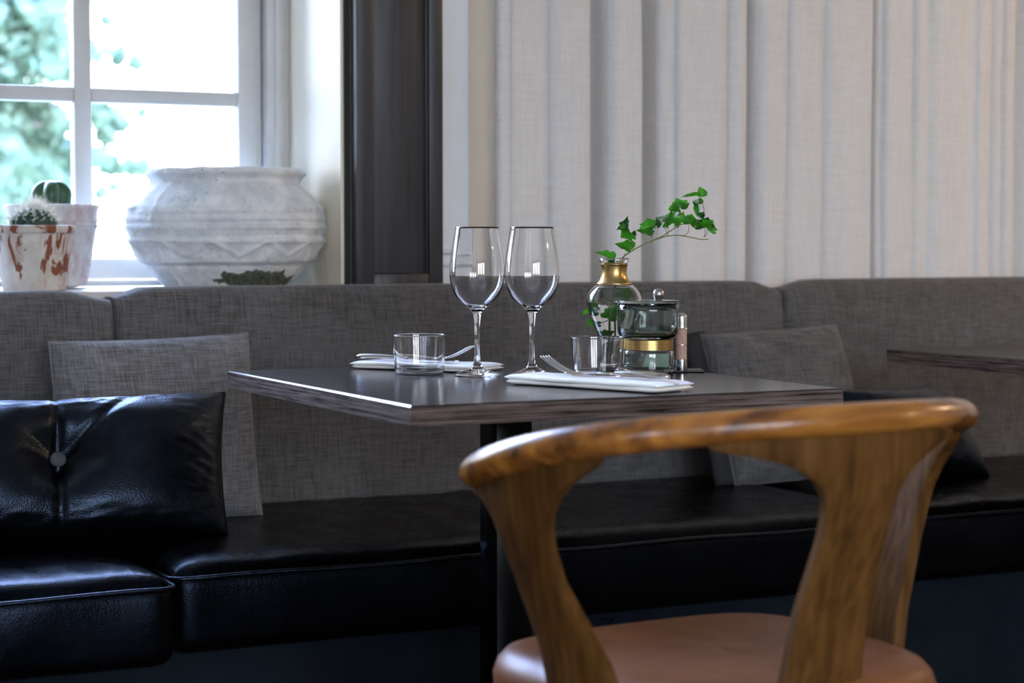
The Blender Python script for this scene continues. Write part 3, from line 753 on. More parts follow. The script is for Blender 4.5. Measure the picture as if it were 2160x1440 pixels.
# ------------------------------------------------------------------ chair
def chair():
    cx, cy, rot = CHX, CHY, CHR
    t = thing('dining_chair', 'brown oak dining chair with curved top rail and cognac leather seat', 'chair', (cx, cy, 0), rot)
    a_, b_ = 0.288, 0.262
    def zr(th):                   # rail height round the arc: highest at the back
        return 0.765 - 0.067 * min(1.1, abs(th) / (PI * 0.56)) ** 2.2
    def pr(th, k=1.0): return Vector((a_ * math.sin(th) * k, -b_ * math.cos(th) * k, 0))
    n = 90; path, rad, fl = [], [], []
    T1 = PI * 0.60
    for i in range(n + 1):
        th = -T1 + 2 * T1 * i / n
        p = pr(th); p.z = zr(th)
        e = 1 - abs(th) / T1                      # 0 at tips
        r = 0.0215 + 0.0035 * smooth01(0.3, 0.8, abs(th) / T1)
        cap = min(1, math.sqrt(max(0.0, 1 - (1 - min(1, e / 0.035)) ** 2)) + 0.02)
        path.append(p); rad.append(r * cap); fl.append(0.80)
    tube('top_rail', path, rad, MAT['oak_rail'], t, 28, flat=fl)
    def slab(th0, wtop_l, wtop_r, fl_, fr_):
        # widths (metres of arc) down from the rail: flare, neck, widening foot
        levels = [(0.000, 1.00), (0.006, 1.0), (0.011, 0.985), (0.015, 0.90), (0.021, 0.70), (0.029, 0.50), (0.040, 0.30), (0.055, 0.13), (0.072, 0.03), (0.09, 0.0),
                  (0.12, -1), (0.20, -2), (0.30, -3), (0.40, -4), (0.52, -5), (0.66, -6), (0.735, -7)]
        foot = {-1: .0, -2: .010, -3: .022, -4: .028, -5: .010, -6: -.006, -7: -.012}
        neck = 0.051; nu = 14; vs, fs = [], []
        th_ = 0.0095
        for side in (1, -1):
            for dz, f in levels:
                wl, wr = (neck + (wtop_l - neck) * f, neck + (wtop_r - neck) * f) if f >= 0 else (neck + foot[f] * fl_, neck + foot[f] * fr_)
                for i in range(nu + 1):
                    s = -wl + (wl + wr) * i / nu
                    th = th0 + s / 0.272
                    ztop = zr(th) - 0.011
                    # blend: near the rail follow its slope, lower down level with the centre
                    zc = zr(th0) - 0.011
                    bl_ = max(0, 1 - dz / 0.10)
                    z = max(0.0, (ztop * bl_ + zc * (1 - bl_)) - dz) if f != -7 else 0.0
                    k = 1.0 - (0.17 if abs(th0) < .5 else 0.20) * smooth01(0.0, 0.30, dz) + 0.20 * smooth01(0.34, 0.74, dz)
                    drop = dz
                    if side < 0: pass
                    # flatten: slabs are less curved than the rail
                    thf = th0 + (th - th0) * (0.86 if dz > 0.05 else 0.86 + 0.14 * (1 - dz / 0.05))
                    p = pr(thf, k)
                    nrm = Vector((math.sin(thf), -math.cos(thf), 0))
                    p.y += (-0.055 if th0 < -.5 else 0.0 if th0 > .5 else 0.030) * smooth01(0.02, 0.30, dz) * (1 - smooth01(0.4, 0.72, dz))
                    edge = min(i, nu - i); tt = th_ * (0.72 if edge == 0 else 0.97 if edge == 1 else 1)
                    p = p + nrm * (tt * side); p.z = z
                    vs.append(p)
        L = len(levels); m = (nu + 1) * L
        for side, off in ((1, 0), (-1, m)):
            for j in range(L - 1):
                for i in range(nu):
                    a = off + j * (nu + 1) + i; fs.append((a, a + 1, a + nu + 2, a + nu + 1))
        for j in range(L - 1):
            for i in (0, nu):
                a = j * (nu + 1) + i; fs.append((a, a + nu + 1, m + a + nu + 1, m + a))
        for i in range(nu):
            for j in (0, L - 1):
                a = j * (nu + 1) + i; fs.append((a, a + 1, m + a + 1, m + a))
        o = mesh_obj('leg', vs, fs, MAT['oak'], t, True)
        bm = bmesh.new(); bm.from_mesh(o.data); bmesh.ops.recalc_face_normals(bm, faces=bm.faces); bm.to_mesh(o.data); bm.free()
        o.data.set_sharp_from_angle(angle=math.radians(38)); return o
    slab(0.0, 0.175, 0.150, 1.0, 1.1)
    slab(-PI * 0.475, 0.10, 0.125, 1.0, 3.3)
    slab(PI * 0.475, 0.125, 0.10, 1.5, 0.8)
    # seat: padded leather on a rounded trapezoid, and the wooden apron under it
    def outline(k=1.0, n=72):
        out = []
        for i in range(n):
            a = 2 * PI * i / n; c, s = math.cos(a), math.sin(a)
            e = 2 / 3.6
            x = 0.228 * math.copysign(abs(c) ** e, c); y = 0.215 * math.copysign(abs(s) ** e, s)
            x *= 1.0 + 0.03 * (y / 0.215)
            out.append(Vector((x * k, y * k + 0.0, 0)))
        return out
    rings = [(0.0005, 0.481), (0.3, 0.4805), (0.55, 0.480), (0.75, 0.4785), (0.87, 0.475), (0.94, 0.468), (0.98, 0.457), (1.0, 0.442), (0.995, 0.424), (0.97, 0.411), (0.0, 0.411)]
    vs, fs = [], []; n_ = 72
    for k_, z in rings:
        for p in outline(max(k_, 0.0005), n_): vs.append((p.x, p.y + 0.0, z - 0.004 * (1 - min(1, (p.x / 0.2) ** 2)) * (k_ < 0.9)))
    for j in range(len(rings) - 1):
        for i in range(n_): fs.append((j * n_ + i, j * n_ + (i + 1) % n_, (j + 1) * n_ + (i + 1) % n_, (j + 1) * n_ + i))
    fs.append(tuple(range(n_))); fs.append(tuple((len(rings) - 1) * n_ + i for i in range(n_))[::-1])
    mesh_obj('seat_pad', vs, fs, MAT['tan'], t, True)
    pp = outline(0.972, 72); pp.append(pp[0].copy())
    tube('seat_piping', [Vector((p.x, p.y, 0.4095)) for p in pp], 0.003, MAT['tan'], t, 8)
    rings = [(0.95, 0.4075), (0.955, 0.380), (0.90, 0.345), (0.80, 0.345), (0.80, 0.4075)]
    vs, fs = [], []
    for k_, z in rings:
        for p in outline(k_, n_): vs.append((p.x, p.y, z))
    for j in range(len(rings)):
        j2 = (j + 1) % len(rings)
        for i in range(n_): fs.append((j * n_ + i, j * n_ + (i + 1) % n_, j2 * n_ + (i + 1) % n_, j2 * n_ + i))
    mesh_obj('seat_frame', vs, fs, MAT['oak'], t, True)
    return t
CHX, CHY, CHR = 1.208, 1.913, math.radians(5)
chair()

# ------------------------------------------------------------------ tabletop glassware
ZT = 0.7403
def wineglass(px, py, label):
    p = on_z(px, py, 0.74)
    t = thing('wine_glass', label, 'wine glass', (p.x, p.y, ZT), 0, 'two wine glasses on the laid table')
    H = 0.2325
    outer = [(0, 0.0), (0.028, 0.0), (0.0355, 0.0008), (0.0362, 0.0018), (0.034, 0.0032), (0.022, 0.0070), (0.010, 0.0125), (0.0060, 0.020), (0.0045, 0.032),
             (0.0038, 0.050), (0.0036, 0.065), (0.0042, 0.080), (0.0056, 0.092), (0.0085, 0.1005), (0.016, 0.1075), (0.026, 0.1155), (0.0345, 0.126), (0.0398, 0.138),
             (0.0425, 0.150), (0.0432, 0.160), (0.0425, 0.174), (0.0405, 0.190), (0.0378, 0.208), (0.0352, 0.224), (0.0340, H)]
    w_ = 0.0009
    inner = [(0.0340 - w_ * 1.2, H + 0.0002), (0.0352 - w_, 0.222), (0.0378 - w_, 0.207), (0.0405 - w_, 0.190), (0.0425 - w_, 0.174), (0.0432 - w_, 0.160), (0.0425 - w_, 0.151),
             (0.0396 - w_, 0.1395), (0.0340 - w_, 0.1285), (0.0255 - w_, 0.1190), (0.0155, 0.1120), (0.007, 0.1085), (0, 0.1075)]
    def resample(pr, n=3):
        q = spline([(a, 0, b) for a, b in pr], n); return [(max(0, v.x), v.z) for v in q]
    prof = resample(outer[2:], 3); inn = resample(inner, 3)
    prof = outer[:2] + prof + inn; prof[-1] = (0, prof[-1][1])
    lathe('goblet', prof, MAT['glass'], t, 72)
    return t
wineglass(1006.5, 792, 'tall stemmed wine glass on the laid table, beside the left water tumbler')
wineglass(1122, 792, 'tall stemmed wine glass on the laid table, beside the front napkin')
def tumbler(px, py, label):
    p = on_z(px, py, 0.74)
    t = thing('tumbler', label, 'tumbler', (p.x, p.y, ZT), 0, 'two water tumblers on the laid table')
    rt, rb, H, w_ = 0.0436, 0.0395, 0.0615, 0.0022
    key = [(0, 0.0008), (rb - 0.006, 0.0005), (rb - 0.0022, 0.0012), (rb - 0.0004, 0.0035), (rb, 0.006), (rt - 0.0002, H - 0.0015), (rt - 0.0003, H - 0.0004), (rt - w_ * 0.5, H + 0.0003),
            (rt - w_ + 0.0003, H - 0.0004), (rt - w_, H - 0.0015), (rb - w_, 0.0115), (rb - w_ - 0.0006, 0.0092), (rb - w_ - 0.0025, 0.0078), (rb - w_ - 0.0060, 0.0072), (0, 0.0070)]
    prof = []
    for (r0, z0), (r1, z1) in zip(key[:-1], key[1:]):
        m_ = 14 if math.hypot(r1 - r0, z1 - z0) > 0.01 else 2
        prof += [(r0 + (r1 - r0) * (0.5 - 0.5 * math.cos(PI * i / m_)), z0 + (z1 - z0) * (0.5 - 0.5 * math.cos(PI * i / m_))) for i in range(m_)]
    prof.append(key[-1])
    lathe('cup', prof, MAT['glass'], t, 80)
    return t
tumbler(885, 787, 'clear glass tumbler in front of the rear napkin and fork')
tumbler(1262, 794.5, 'clear glass tumbler in front of the brass collared vase')

# vase with ivy
vp = on_z(1295, 777.5, 0.74)
vase = thing('bud_vase', 'round clear glass vase with a brass neck holding an ivy sprig', 'vase', (vp.x, vp.y, ZT))
def rs(pr, n=3):
    q = spline([(a, 0, b) for a, b in pr], n); return [(max(0, v.x), v.z) for v in q]
vo = [(0.020, 0.0), (0.0235, 0.003), (0.0225, 0.012), (0.0215, 0.028), (0.0235, 0.045), (0.030, 0.062), (0.0385, 0.080), (0.0445, 0.097), (0.0462, 0.110), (0.0435, 0.122),
      (0.0360, 0.133), (0.0275, 0.1405), (0.0215, 0.148), (0.0195, 0.158), (0.0200, 0.168), (0.0215, 0.1735), (0.0243, 0.1765), (0.0252, 0.1795), (0.0243, 0.1825)]
w_ = 0.0022
vi = [(r - w_, z) for r, z in vo[1:]][::-1]; vi[0] = (0.0215, 0.1815); vi[-1] = (0.019, 0.008)
lathe('vase_body', [(0, 0)] + rs(vo) + rs(vi) + [(0, 0.007)], MAT['glass'], vase, 72)
lathe('brass_collar', rs([(0.0303, 0.1395), (0.0235, 0.1478), (0.0210, 0.158), (0.0215, 0.168), (0.0232, 0.1732)]) + rs([(0.0228, 0.1734), (0.0205, 0.168), (0.0202, 0.158), (0.0226, 0.1478), (0.0295, 0.1392)]), MAT['brass'], vase, 64, closed=True)
wi = [(r - w_ - 0.0004, z) for r, z in vo[1:11]]
lathe('water', [(0, 0.0078)] + rs([(0.0175, 0.0084)] + wi[1:]) + [(0, 0.1332)], MAT['water'], vase, 64)

def ivy_leaf(name, base, tip, width, nrm, m, parent, fold=0.35, lobes=True, curl=0.15):
    """five-lobed ivy blade: base and tip points, folded along the midrib"""
    base, tip = Vector(base), Vector(tip); ax = tip - base; L = ax.length; ax.normalize()
    nrm = (Vector(nrm) - ax * Vector(nrm).dot(ax)).normalized(); sd = ax.cross(nrm)
    half = [(0.00, 0.02), (-0.10, 0.26), (-0.06, 0.42), (0.10, 0.50), (0.20, 0.46), (0.26, 0.36), (0.38, 0.46), (0.50, 0.44), (0.56, 0.30), (0.64, 0.22), (0.80, 0.12), (1.0, 0.0)] if lobes else \
           [(0.00, 0.02), (-0.03, 0.18), (0.08, 0.34), (0.25, 0.42), (0.45, 0.36), (0.7, 0.22), (1.0, 0.0)]
    nr = 4; vs, fs = [], []
    cols = len(half)
    for s in (1, -1):
        for (l, w) in half:
            for k_ in range(nr + 1):
                f = k_ / nr
                lm = max(0.0, l) if k_ == 0 else None
                ll = (max(0.0, l) * (1 - f) + l * f)
                d = w * width * f
                z = d * fold - curl * L * (ll ** 2) + 0.02 * L * math.sin(ll * 9 + s) * f
                vs.append(base + ax * (ll * L) + sd * (s * d) * (1 - 0.12 * fold) + nrm * z)
    m0 = cols * (nr + 1)
    for s, off in ((1, 0), (-1, m0)):
        for j in range(cols - 1):
            for k_ in range(nr):
                a = off + j * (nr + 1) + k_; f = (a, a + 1, a + nr + 2, a + nr + 1)
                fs.append(f if s > 0 else f[::-1])
    o = mesh_obj(name, vs, fs, m, parent, True)
    bm = bmesh.new(); bm.from_mesh(o.data); bmesh.ops.remove_doubles(bm, verts=bm.verts, dist=2e-5); bm.to_mesh(o.data); bm.free()
    return o
ivy = thing('ivy_sprig', 'green ivy sprig arching to the right out of the vase', 'ivy', (vp.x, vp.y, ZT + 0.01))
DV = (vp - CAM).dot(FW)
def iv(px, py, dd=0.0): return at(px, py, DV + dd) - Vector(ivy.location)
def cr2(x, y): return (1240 + x / 7.714, 380 + y / 7.714)      # from the close-up crop to the frame
def ivc(x, y, dd=0.0): return iv(*cr2(x, y), dd)
def stem(pts, r0, r1, nm='stem'):
    q = spline(pts, 6); n = len(q)
    return tube(nm, q, [r0 + (r1 - r0) * i / (n - 1) for i in range(n)], MAT['stem'], ivy, 7)
stem([iv(1291, 770), iv(1291, 735), iv(1288, 690), iv(1291, 640), iv(1300, 600), iv(1303, 572), ivc(530, 1300), ivc(700, 1160), ivc(960, 1020), ivc(1210, 930), ivc(1320, 905), ivc(1480, 895), ivc(1680, 930), ivc(1840, 960), ivc(1965, 962)], 0.0013, 0.0007)
stem([iv(1294, 760, .004), iv(1297, 700, .004), iv(1296, 620, .004), ivc(560, 1295, .003), ivc(720, 1150, .003), ivc(900, 1050, .004), ivc(1040, 985, .002), ivc(1220, 905), ivc(1380, 800, -.003), ivc(1500, 725, -.004), ivc(1680, 700), ivc(1790, 670), ivc(1840, 600), ivc(1890, 490), ivc(1860, 380), ivc(1850, 300)], 0.0011, 0.0006)
# petioles
for pts in ([(690, 1170), (690, 1050), (660, 900), (628, 790)], [(735, 1140), (740, 1050), (710, 940), (690, 870)], [(1030, 1040), (1045, 950), (1040, 870)],
            [(1280, 880), (1265, 800), (1210, 720)], [(1290, 900), (1310, 820), (1300, 700), (1285, 620)], [(1560, 900), (1630, 850), (1648, 700)],
            [(1890, 930), (1910, 850), (1895, 750)], [(1900, 920), (1945, 850), (1950, 760)], [(1515, 560), (1500, 490), (1490, 450)], [(1500, 725), (1530, 660), (1520, 620)], [(590, 1220), (600, 1200), (610, 1180)], [(1790, 400), (1830, 340), (1860, 300)], [(500, 1310), (440, 1290), (380, 1280)]):
    stem([ivc(a, b, 0.001 * i) for i, (a, b) in enumerate(pts)], 0.0006, 0.0005, 'leaf_stalk')
V = -FW; U_ = Vector((0, 0, 1)); Rr = RT
leaves = [  # base, tip (crop pixels), width m, normal, dark?
    ((700, 1140), (430, 1015), .024, V * .6 + U_ * .7, 0, .5), ((400, 1290), (105, 1150), .020, V * .5 + U_ * .9, 0, .6), ((360, 1290), (430, 1330), .016, V * .4 + U_, 1, .2),
    ((640, 800), (450, 795), .024, V * .35 + U_, 1, .4), ((628, 790), (640, 575), .020, V * .9 - Rr * .9, 1, .6), ((690, 840), (530, 930), .030, V * .8 + U_ * .5, 0, .15),
    ((700, 870), (790, 900), .018, V * .5 + U_, 1, .3), ((1040, 870), (780, 800), .030, V * .5 + U_ * .9, 0, .3), ((1010, 760), (970, 610), .028, V * .9 + U_ * .2, 0, .2), ((1040, 860), (1090, 790), .020, V * .5 + U_ * .6, 1, .2),
    ((1210, 700), (1110, 600), .020, V * .9 + U_ * .2, 1, .2), ((1210, 690), (1100, 720), .016, V * .7 + U_ * .6, 1, .3), ((1290, 680), (1310, 540), .024, V + U_ * .3, 0, .2), ((1290, 640), (1420, 680), .028, V + U_ * .4, 0, .1), ((1330, 640), (1385, 560), .014, V * .5 + U_ * 1.2, 1, .3),
    ((1520, 660), (1390, 620), .024, V + U_ * .2, 0, .2), ((1530, 670), (1560, 550), .026, V + U_ * .4, 0, .15), ((1650, 700), (1690, 545), .030, V + U_ * .3, 0, .1), ((1650, 690), (1530, 600), .018, V + U_ * .4, 0, .3), ((1660, 690), (1800, 640), .022, V + U_ * .5, 0, .3),
    ((1490, 450), (1440, 290), .028, V + U_ * .15, 0, .15), ((1480, 460), (1300, 470), .020, V * .8 + U_ * .6, 0, .35), ((1510, 460), (1655, 360), .016, V * .8 + U_ * .4, 0, .5),
    ((1870, 270), (1815, 100), .018, V + Rr * .2, 0, .3), ((1820, 250), (1520, 255), .013, V * .6 + U_ * .9, 0, .5), ((1870, 270), (1945, 240), .012, V * .4 + U_, 1, .4),
    ((1860, 310), (1790, 395), .011, V + U_ * .2, 0, .3), ((1790, 385), (1700, 340), .013, V + U_ * .2, 1, .2), ((1790, 400), (1775, 600), .013, V - Rr * .6, 0, .4),
    ((1830, 610), (1890, 510), .014, V * .7 + U_ * .7, 1, .5), ((1850, 640), (1780, 690), .012, V * .5 + U_, 1, .3),
    ((1900, 770), (1870, 600), .026, V + U_ * .1 - Rr * .3, 1, .2), ((1930, 780), (2040, 640), .030, V * .9 + Rr * .5, 0, .15), ((1900, 760), (1960, 590), .024, V * .9 + U_ * .3, 1, .1)]
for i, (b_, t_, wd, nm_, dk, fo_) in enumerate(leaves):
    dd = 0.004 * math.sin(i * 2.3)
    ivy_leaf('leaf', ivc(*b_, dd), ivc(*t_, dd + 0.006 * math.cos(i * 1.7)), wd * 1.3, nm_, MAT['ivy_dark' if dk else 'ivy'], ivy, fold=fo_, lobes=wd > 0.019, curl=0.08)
# submerged leaves, tendrils
def vi_(x, y, dd=0): return iv(1220 + x / 5.143, 530 + y / 5.143, dd)
for pts in ([(300, 480), (340, 540), (420, 560)], [(270, 750), (350, 700), (350, 600), (300, 545), (250, 560), (240, 640)], [(240, 730), (180, 690), (120, 660)], [(290, 880), (330, 860), (350, 850)]):
    stem([vi_(a, b, 0.003) for a, b in pts], 0.0007, 0.0005, 'tendril')
for b_, t_, wd, nm_, dk in (((190, 740), (200, 850), .032, V, 0), ((180, 640), (215, 500), .030, V - Rr * .3, 0), ((110, 670), (100, 600), .020, V, 0), ((300, 900), (400, 830), .026, V + U_, 0),
                            ((340, 690), (410, 560), .022, V, 0), ((440, 520), (540, 500), .022, V + U_ * .6, 0), ((430, 560), (420, 480), .02, V, 1), ((230, 620), (160, 560), .022, V + Rr * .3, 1)):
    ivy_leaf('leaf', vi_(*b_, 0.006), vi_(*t_, 0.0), wd, nm_, MAT['ivy_dark' if dk else 'ivy'], ivy, fold=.15, curl=0.05)

# smoked glass jar with brass band and steel knob
jp = on_z(1366, 787, 0.74)
jar = thing('sugar_jar', 'smoked green glass jar with brass band and steel lid knob', 'jar', (jp.x, jp.y, ZT), YAW * -1)
up_o = rs([(0.0395, 0.0545), (0.0455, 0.0600), (0.0485, 0.0690), (0.0490, 0.080), (0.0492, 0.1115)])
up_i = rs([(0.0462, 0.1115), (0.0460, 0.080), (0.0452, 0.0700), (0.0415, 0.0625), (0.0350, 0.0600)])
lathe('upper_bowl', [(0, 0.0545)] + up_o + up_i + [(0, 0.0600)], MAT['smoke'], jar, 72)
lo_o = rs([(0.0365, 0.0), (0.0405, 0.002), (0.0418, 0.007), (0.0420, 0.020), (0.0415, 0.034), (0.0392, 0.0375)])
lo_i = rs([(0.0362, 0.0370), (0.0385, 0.033), (0.0388, 0.020), (0.0382, 0.0105), (0.0350, 0.0080)])
lathe('lower_bowl', [(0, 0)] + lo_o + lo_i + [(0, 0.008)], MAT['smoke'], jar, 72)
lathe('brass_band', [(0.0385, 0.0378), (0.0402, 0.0382), (0.0402, 0.0535), (0.0385, 0.0542), (0.0375, 0.0535), (0.0375, 0.0382)], MAT['brass'], jar, 64, closed=True, angle=40)
lathe('lid', rs([(0.0, 0.1122), (0.046, 0.1122), (0.0490, 0.1128), (0.0495, 0.1145), (0.0485, 0.1162), (0.030, 0.1170), (0.0, 0.1172)], 2), MAT['smoke'], jar, 64)
lathe('lid_knob', rs([(0.0, 0.1174), (0.0060, 0.1174), (0.0070, 0.119), (0.0088, 0.1235), (0.0090, 0.1275), (0.0078, 0.1315), (0.0045, 0.1345), (0.0, 0.1353)]), MAT['steel'], jar, 32, loc=(0.017, 0, 0))
# pale green slip standing in for a reflection in the lower bowl
refl_slip = mesh_obj('reflection_slip', [(-0.010, -0.020, .0095), (0.032, -0.014, .0095), (0.032, -0.014, .032), (-0.004, -0.020, .032), (-0.010, -0.0196, .0095), (0.032, -0.0136, .0095), (0.032, -0.0136, .032), (-0.004, -0.0196, .032)],
                  [(0, 1, 2, 3), (7, 6, 5, 4), (0, 4, 5, 1), (1, 5, 6, 2), (2, 6, 7, 3), (3, 7, 4, 0)], MAT['green_reflection'], jar)

# salt mill behind the jar, standing on a small slate mat
mp_ = on_z(1441, 784, 0.74)
mat_ = box('slate_coaster', (-0.045, -0.030, 0.0), (0.032, 0.030, 0.003), MAT['black'], None, 0.0008)
tag(mat_, 'thin black square coaster under the salt mill', 'coaster'); mat_.location = (mp_.x + 0.004, mp_.y + 0.008, ZT); mat_.rotation_euler = (0, 0, -YAW)
ml = thing('salt_mill', 'slim steel capped mill of pink salt behind the jar', 'salt mill', (mp_.x, mp_.y + 0.006, ZT + 0.0032))
lathe('mill_base', [(0, 0), (0.0095, 0), (0.0098, 0.001), (0.0098, 0.0165), (0.0, 0.0165)], MAT['steel'], ml, 32, angle=40)
lathe('mill_tube', [(0, 0.0168), (0.0090, 0.0168), (0.0090, 0.0655), (0, 0.0655)], MAT['salt'], ml, 32, angle=40)
lathe('mill_ring', [(0.0088, 0.0395), (0.0098, 0.0395), (0.0098, 0.0410), (0.0088, 0.0410)], MAT['steel'], ml, 32, closed=True, angle=40)
lathe('mill_cap', rs([(0, 0.0658), (0.0092, 0.0658), (0.0094, 0.068), (0.0094, 0.084), (0.0082, 0.0885), (0.0050, 0.0910), (0, 0.0915)], 3), MAT['steel'], ml, 32, angle=50)

# ------------------------------------------------------------------ napkins and cutlery
def napkin(label, c, ang, L, W, H, seed, roll=False):
    """folded cloth: stacked rounded layers with soft folds. long axis = local y"""
    t = thing('folded_napkin', label, 'napkin', (c[0], c[1], ZT), ang)
    def layer(z0, z1, l0, l1, w0, w1, sd):
        n, m = 40, 10; vs, fs = [], []
        hh = (z1 - z0) / 2
        for i in range(n + 1):
            y = l0 + (l1 - l0) * i / n
            e = min(1, min(i, n - i) / 2.5); e = math.sqrt(max(0, 1 - (1 - e) ** 2)) * 0.97 + 0.03
            wob = 0.004 * nz(y * 12, sd, 0)
            for k_ in range(24):
                a = 2 * PI * k_ / 24; c_, s_ = math.cos(a), math.sin(a)
                ex = math.copysign(abs(c_) ** 0.5, c_); ez = math.copysign(abs(s_) ** 0.55, s_)
                x = (w0 + w1) / 2 + wob + (w1 - w0) / 2 * ex * (0.97 + 0.03 * e)
                z = (z0 + z1) / 2 + hh * ez * e + (0.0012 * nz(x * 25, y * 18, sd) if s_ > 0 else 0)
                vs.append((x, y, max(0.0002, z)))
        for i in range(n):
            for k_ in range(24):
                a = i * 24 + k_; b = i * 24 + (k_ + 1) % 24; fs.append((a, b, b + 24, a + 24))
        fs.append(tuple(range(24))[::-1]); fs.append(tuple(n * 24 + k_ for k_ in range(24)))
        mesh_obj('cloth_fold', vs, fs, MAT['napkin'], t, True)
    layer(0.0, H * 0.60, -L / 2 + 0.002, L / 2 - 0.003, -W / 2 + 0.002, W / 2, seed)
    layer(H * 0.36, H, -L / 2, L / 2, -W / 2, W / 2 - 0.004, seed + 5)
    return t
# front napkin: from near the diner's edge (bottom right) to the far-left end
p1, p2 = Vector((1.395, 2.318)), Vector((1.292, 2.575))
NA = math.atan2(-(p2 - p1).x, (p2 - p1).y)
napkin('white folded napkin at the front edge with fork and knife on it', (p1 + p2) / 2, NA, (p2 - p1).length + 0.01, 0.088, 0.0150, 1)
q1, q2 = Vector((1.345, 2.828)), Vector((1.222, 3.010))
NB = math.atan2(-(q2 - q1).x, (q2 - q1).y)
napkin('white folded napkin behind the left tumbler', (q1 + q2) / 2, NB, (q2 - q1).length + 0.02, 0.105, 0.0125, 8)

def fork(label, c, ang, L=0.19, flip=1, z=0.0):
    """local y: handle at -, tines at +, lies on its back with the tines rising"""
    t = thing('fork', label, 'fork', (c[0], c[1], ZT + z), ang)
    def zc(y):
        if y < 0.03: return 0.0035 + 0.004 * math.sin(PI * (y + L / 2) / (L / 2 + 0.03))
        f = (y - 0.03) / (L / 2 - 0.03); return 0.0035 + 0.024 * f ** 1.7
    # handle as a flat tapering bar
    ys = np.linspace(-L / 2, 0.048, 30); path, rad, fl = [], [], []
    for y in ys:
        if y < -0.01: w = 0.0045 + 0.0040 * smooth01(-0.02, -L / 2 + 0.01, y)
        elif y < 0.022: w = 0.0030
        else: w = 0.0030 + 0.0085 * smooth01(0.022, 0.042, y)
        if y < -L / 2 + 0.004: w *= 0.6
        path.append((0, y, zc(y))); rad.append(w); fl.append(0.0013 / w)
    tube('handle', path, rad, MAT['cutlery'], t, 12, flat=fl)
    for k_ in range(4):
        x = (-1.5 + k_) * 0.0062
        pth = [(x * (1.0 if y > 0.05 else 0.98), y, zc(y)) for y in np.linspace(0.046, L / 2, 10)]
        tube('tine', pth, [0.0015] * 8 + [0.0012, 0.0006], MAT['cutlery'], t, 8, flat=0.7)
    return t
def knife(label, c, ang, L=0.205, z=0.0):
    t = thing('table_knife', label, 'knife', (c[0], c[1], ZT + z), ang)
    ys = np.linspace(-L / 2, 0.0, 18)
    tube('handle', [(0, y, 0.0052 + 0.002 * math.sin((y + L / 2) / L * 2 * PI)) for y in ys], [0.0072 * (0.55 if i == 0 else 0.85 if i == 1 else 1 - 0.22 * i / 18) for i in range(18)], MAT['cutlery'], t, 14, flat=0.62)
    vs, fs = [], []
    pr = [(0, .0045), (.015, .0060), (.05, .0085), (.085, .0080), (.0985, .0045), (.1025, .0005)]
    for y, w in pr:
        for x, zz_ in ((-w, .0016), (w, .0022), (w, .0036), (-w, .0022)): vs.append((x, y, zz_ + 0.0015))
    for i in range(len(pr) - 1):
        for k_ in range(4): fs.append((4 * i + k_, 4 * i + (k_ + 1) % 4, 4 * i + 4 + (k_ + 1) % 4, 4 * i + 4 + k_))
    fs.append((3, 2, 1, 0)); n4 = 4 * (len(pr) - 1); fs.append((n4, n4 + 1, n4 + 2, n4 + 3))
    mesh_obj('blade', vs, fs, MAT['cutlery'], t)
    return t
nc = (p1 + p2) / 2
fork('steel fork resting on the front napkin, tines raised to the left', (nc.x - 0.012, nc.y - 0.016), NA + 0.02, 0.19, z=0.0155)
knife('steel knife on the front napkin, handle toward the chair', (nc.x + 0.016, nc.y - 0.024), NA - 0.04, 0.20, z=0.0155)
mc = (q1 + q2) / 2
fork('steel fork on the rear napkin, tines raised to the right', (mc.x + 0.000, mc.y + 0.020), NB + PI + 0.06, 0.19, z=0.0130)
knife('steel knife on the rear napkin, beside the raised fork', (mc.x - 0.034, mc.y + 0.008), NB + PI - 0.03, 0.20, z=0.0130)

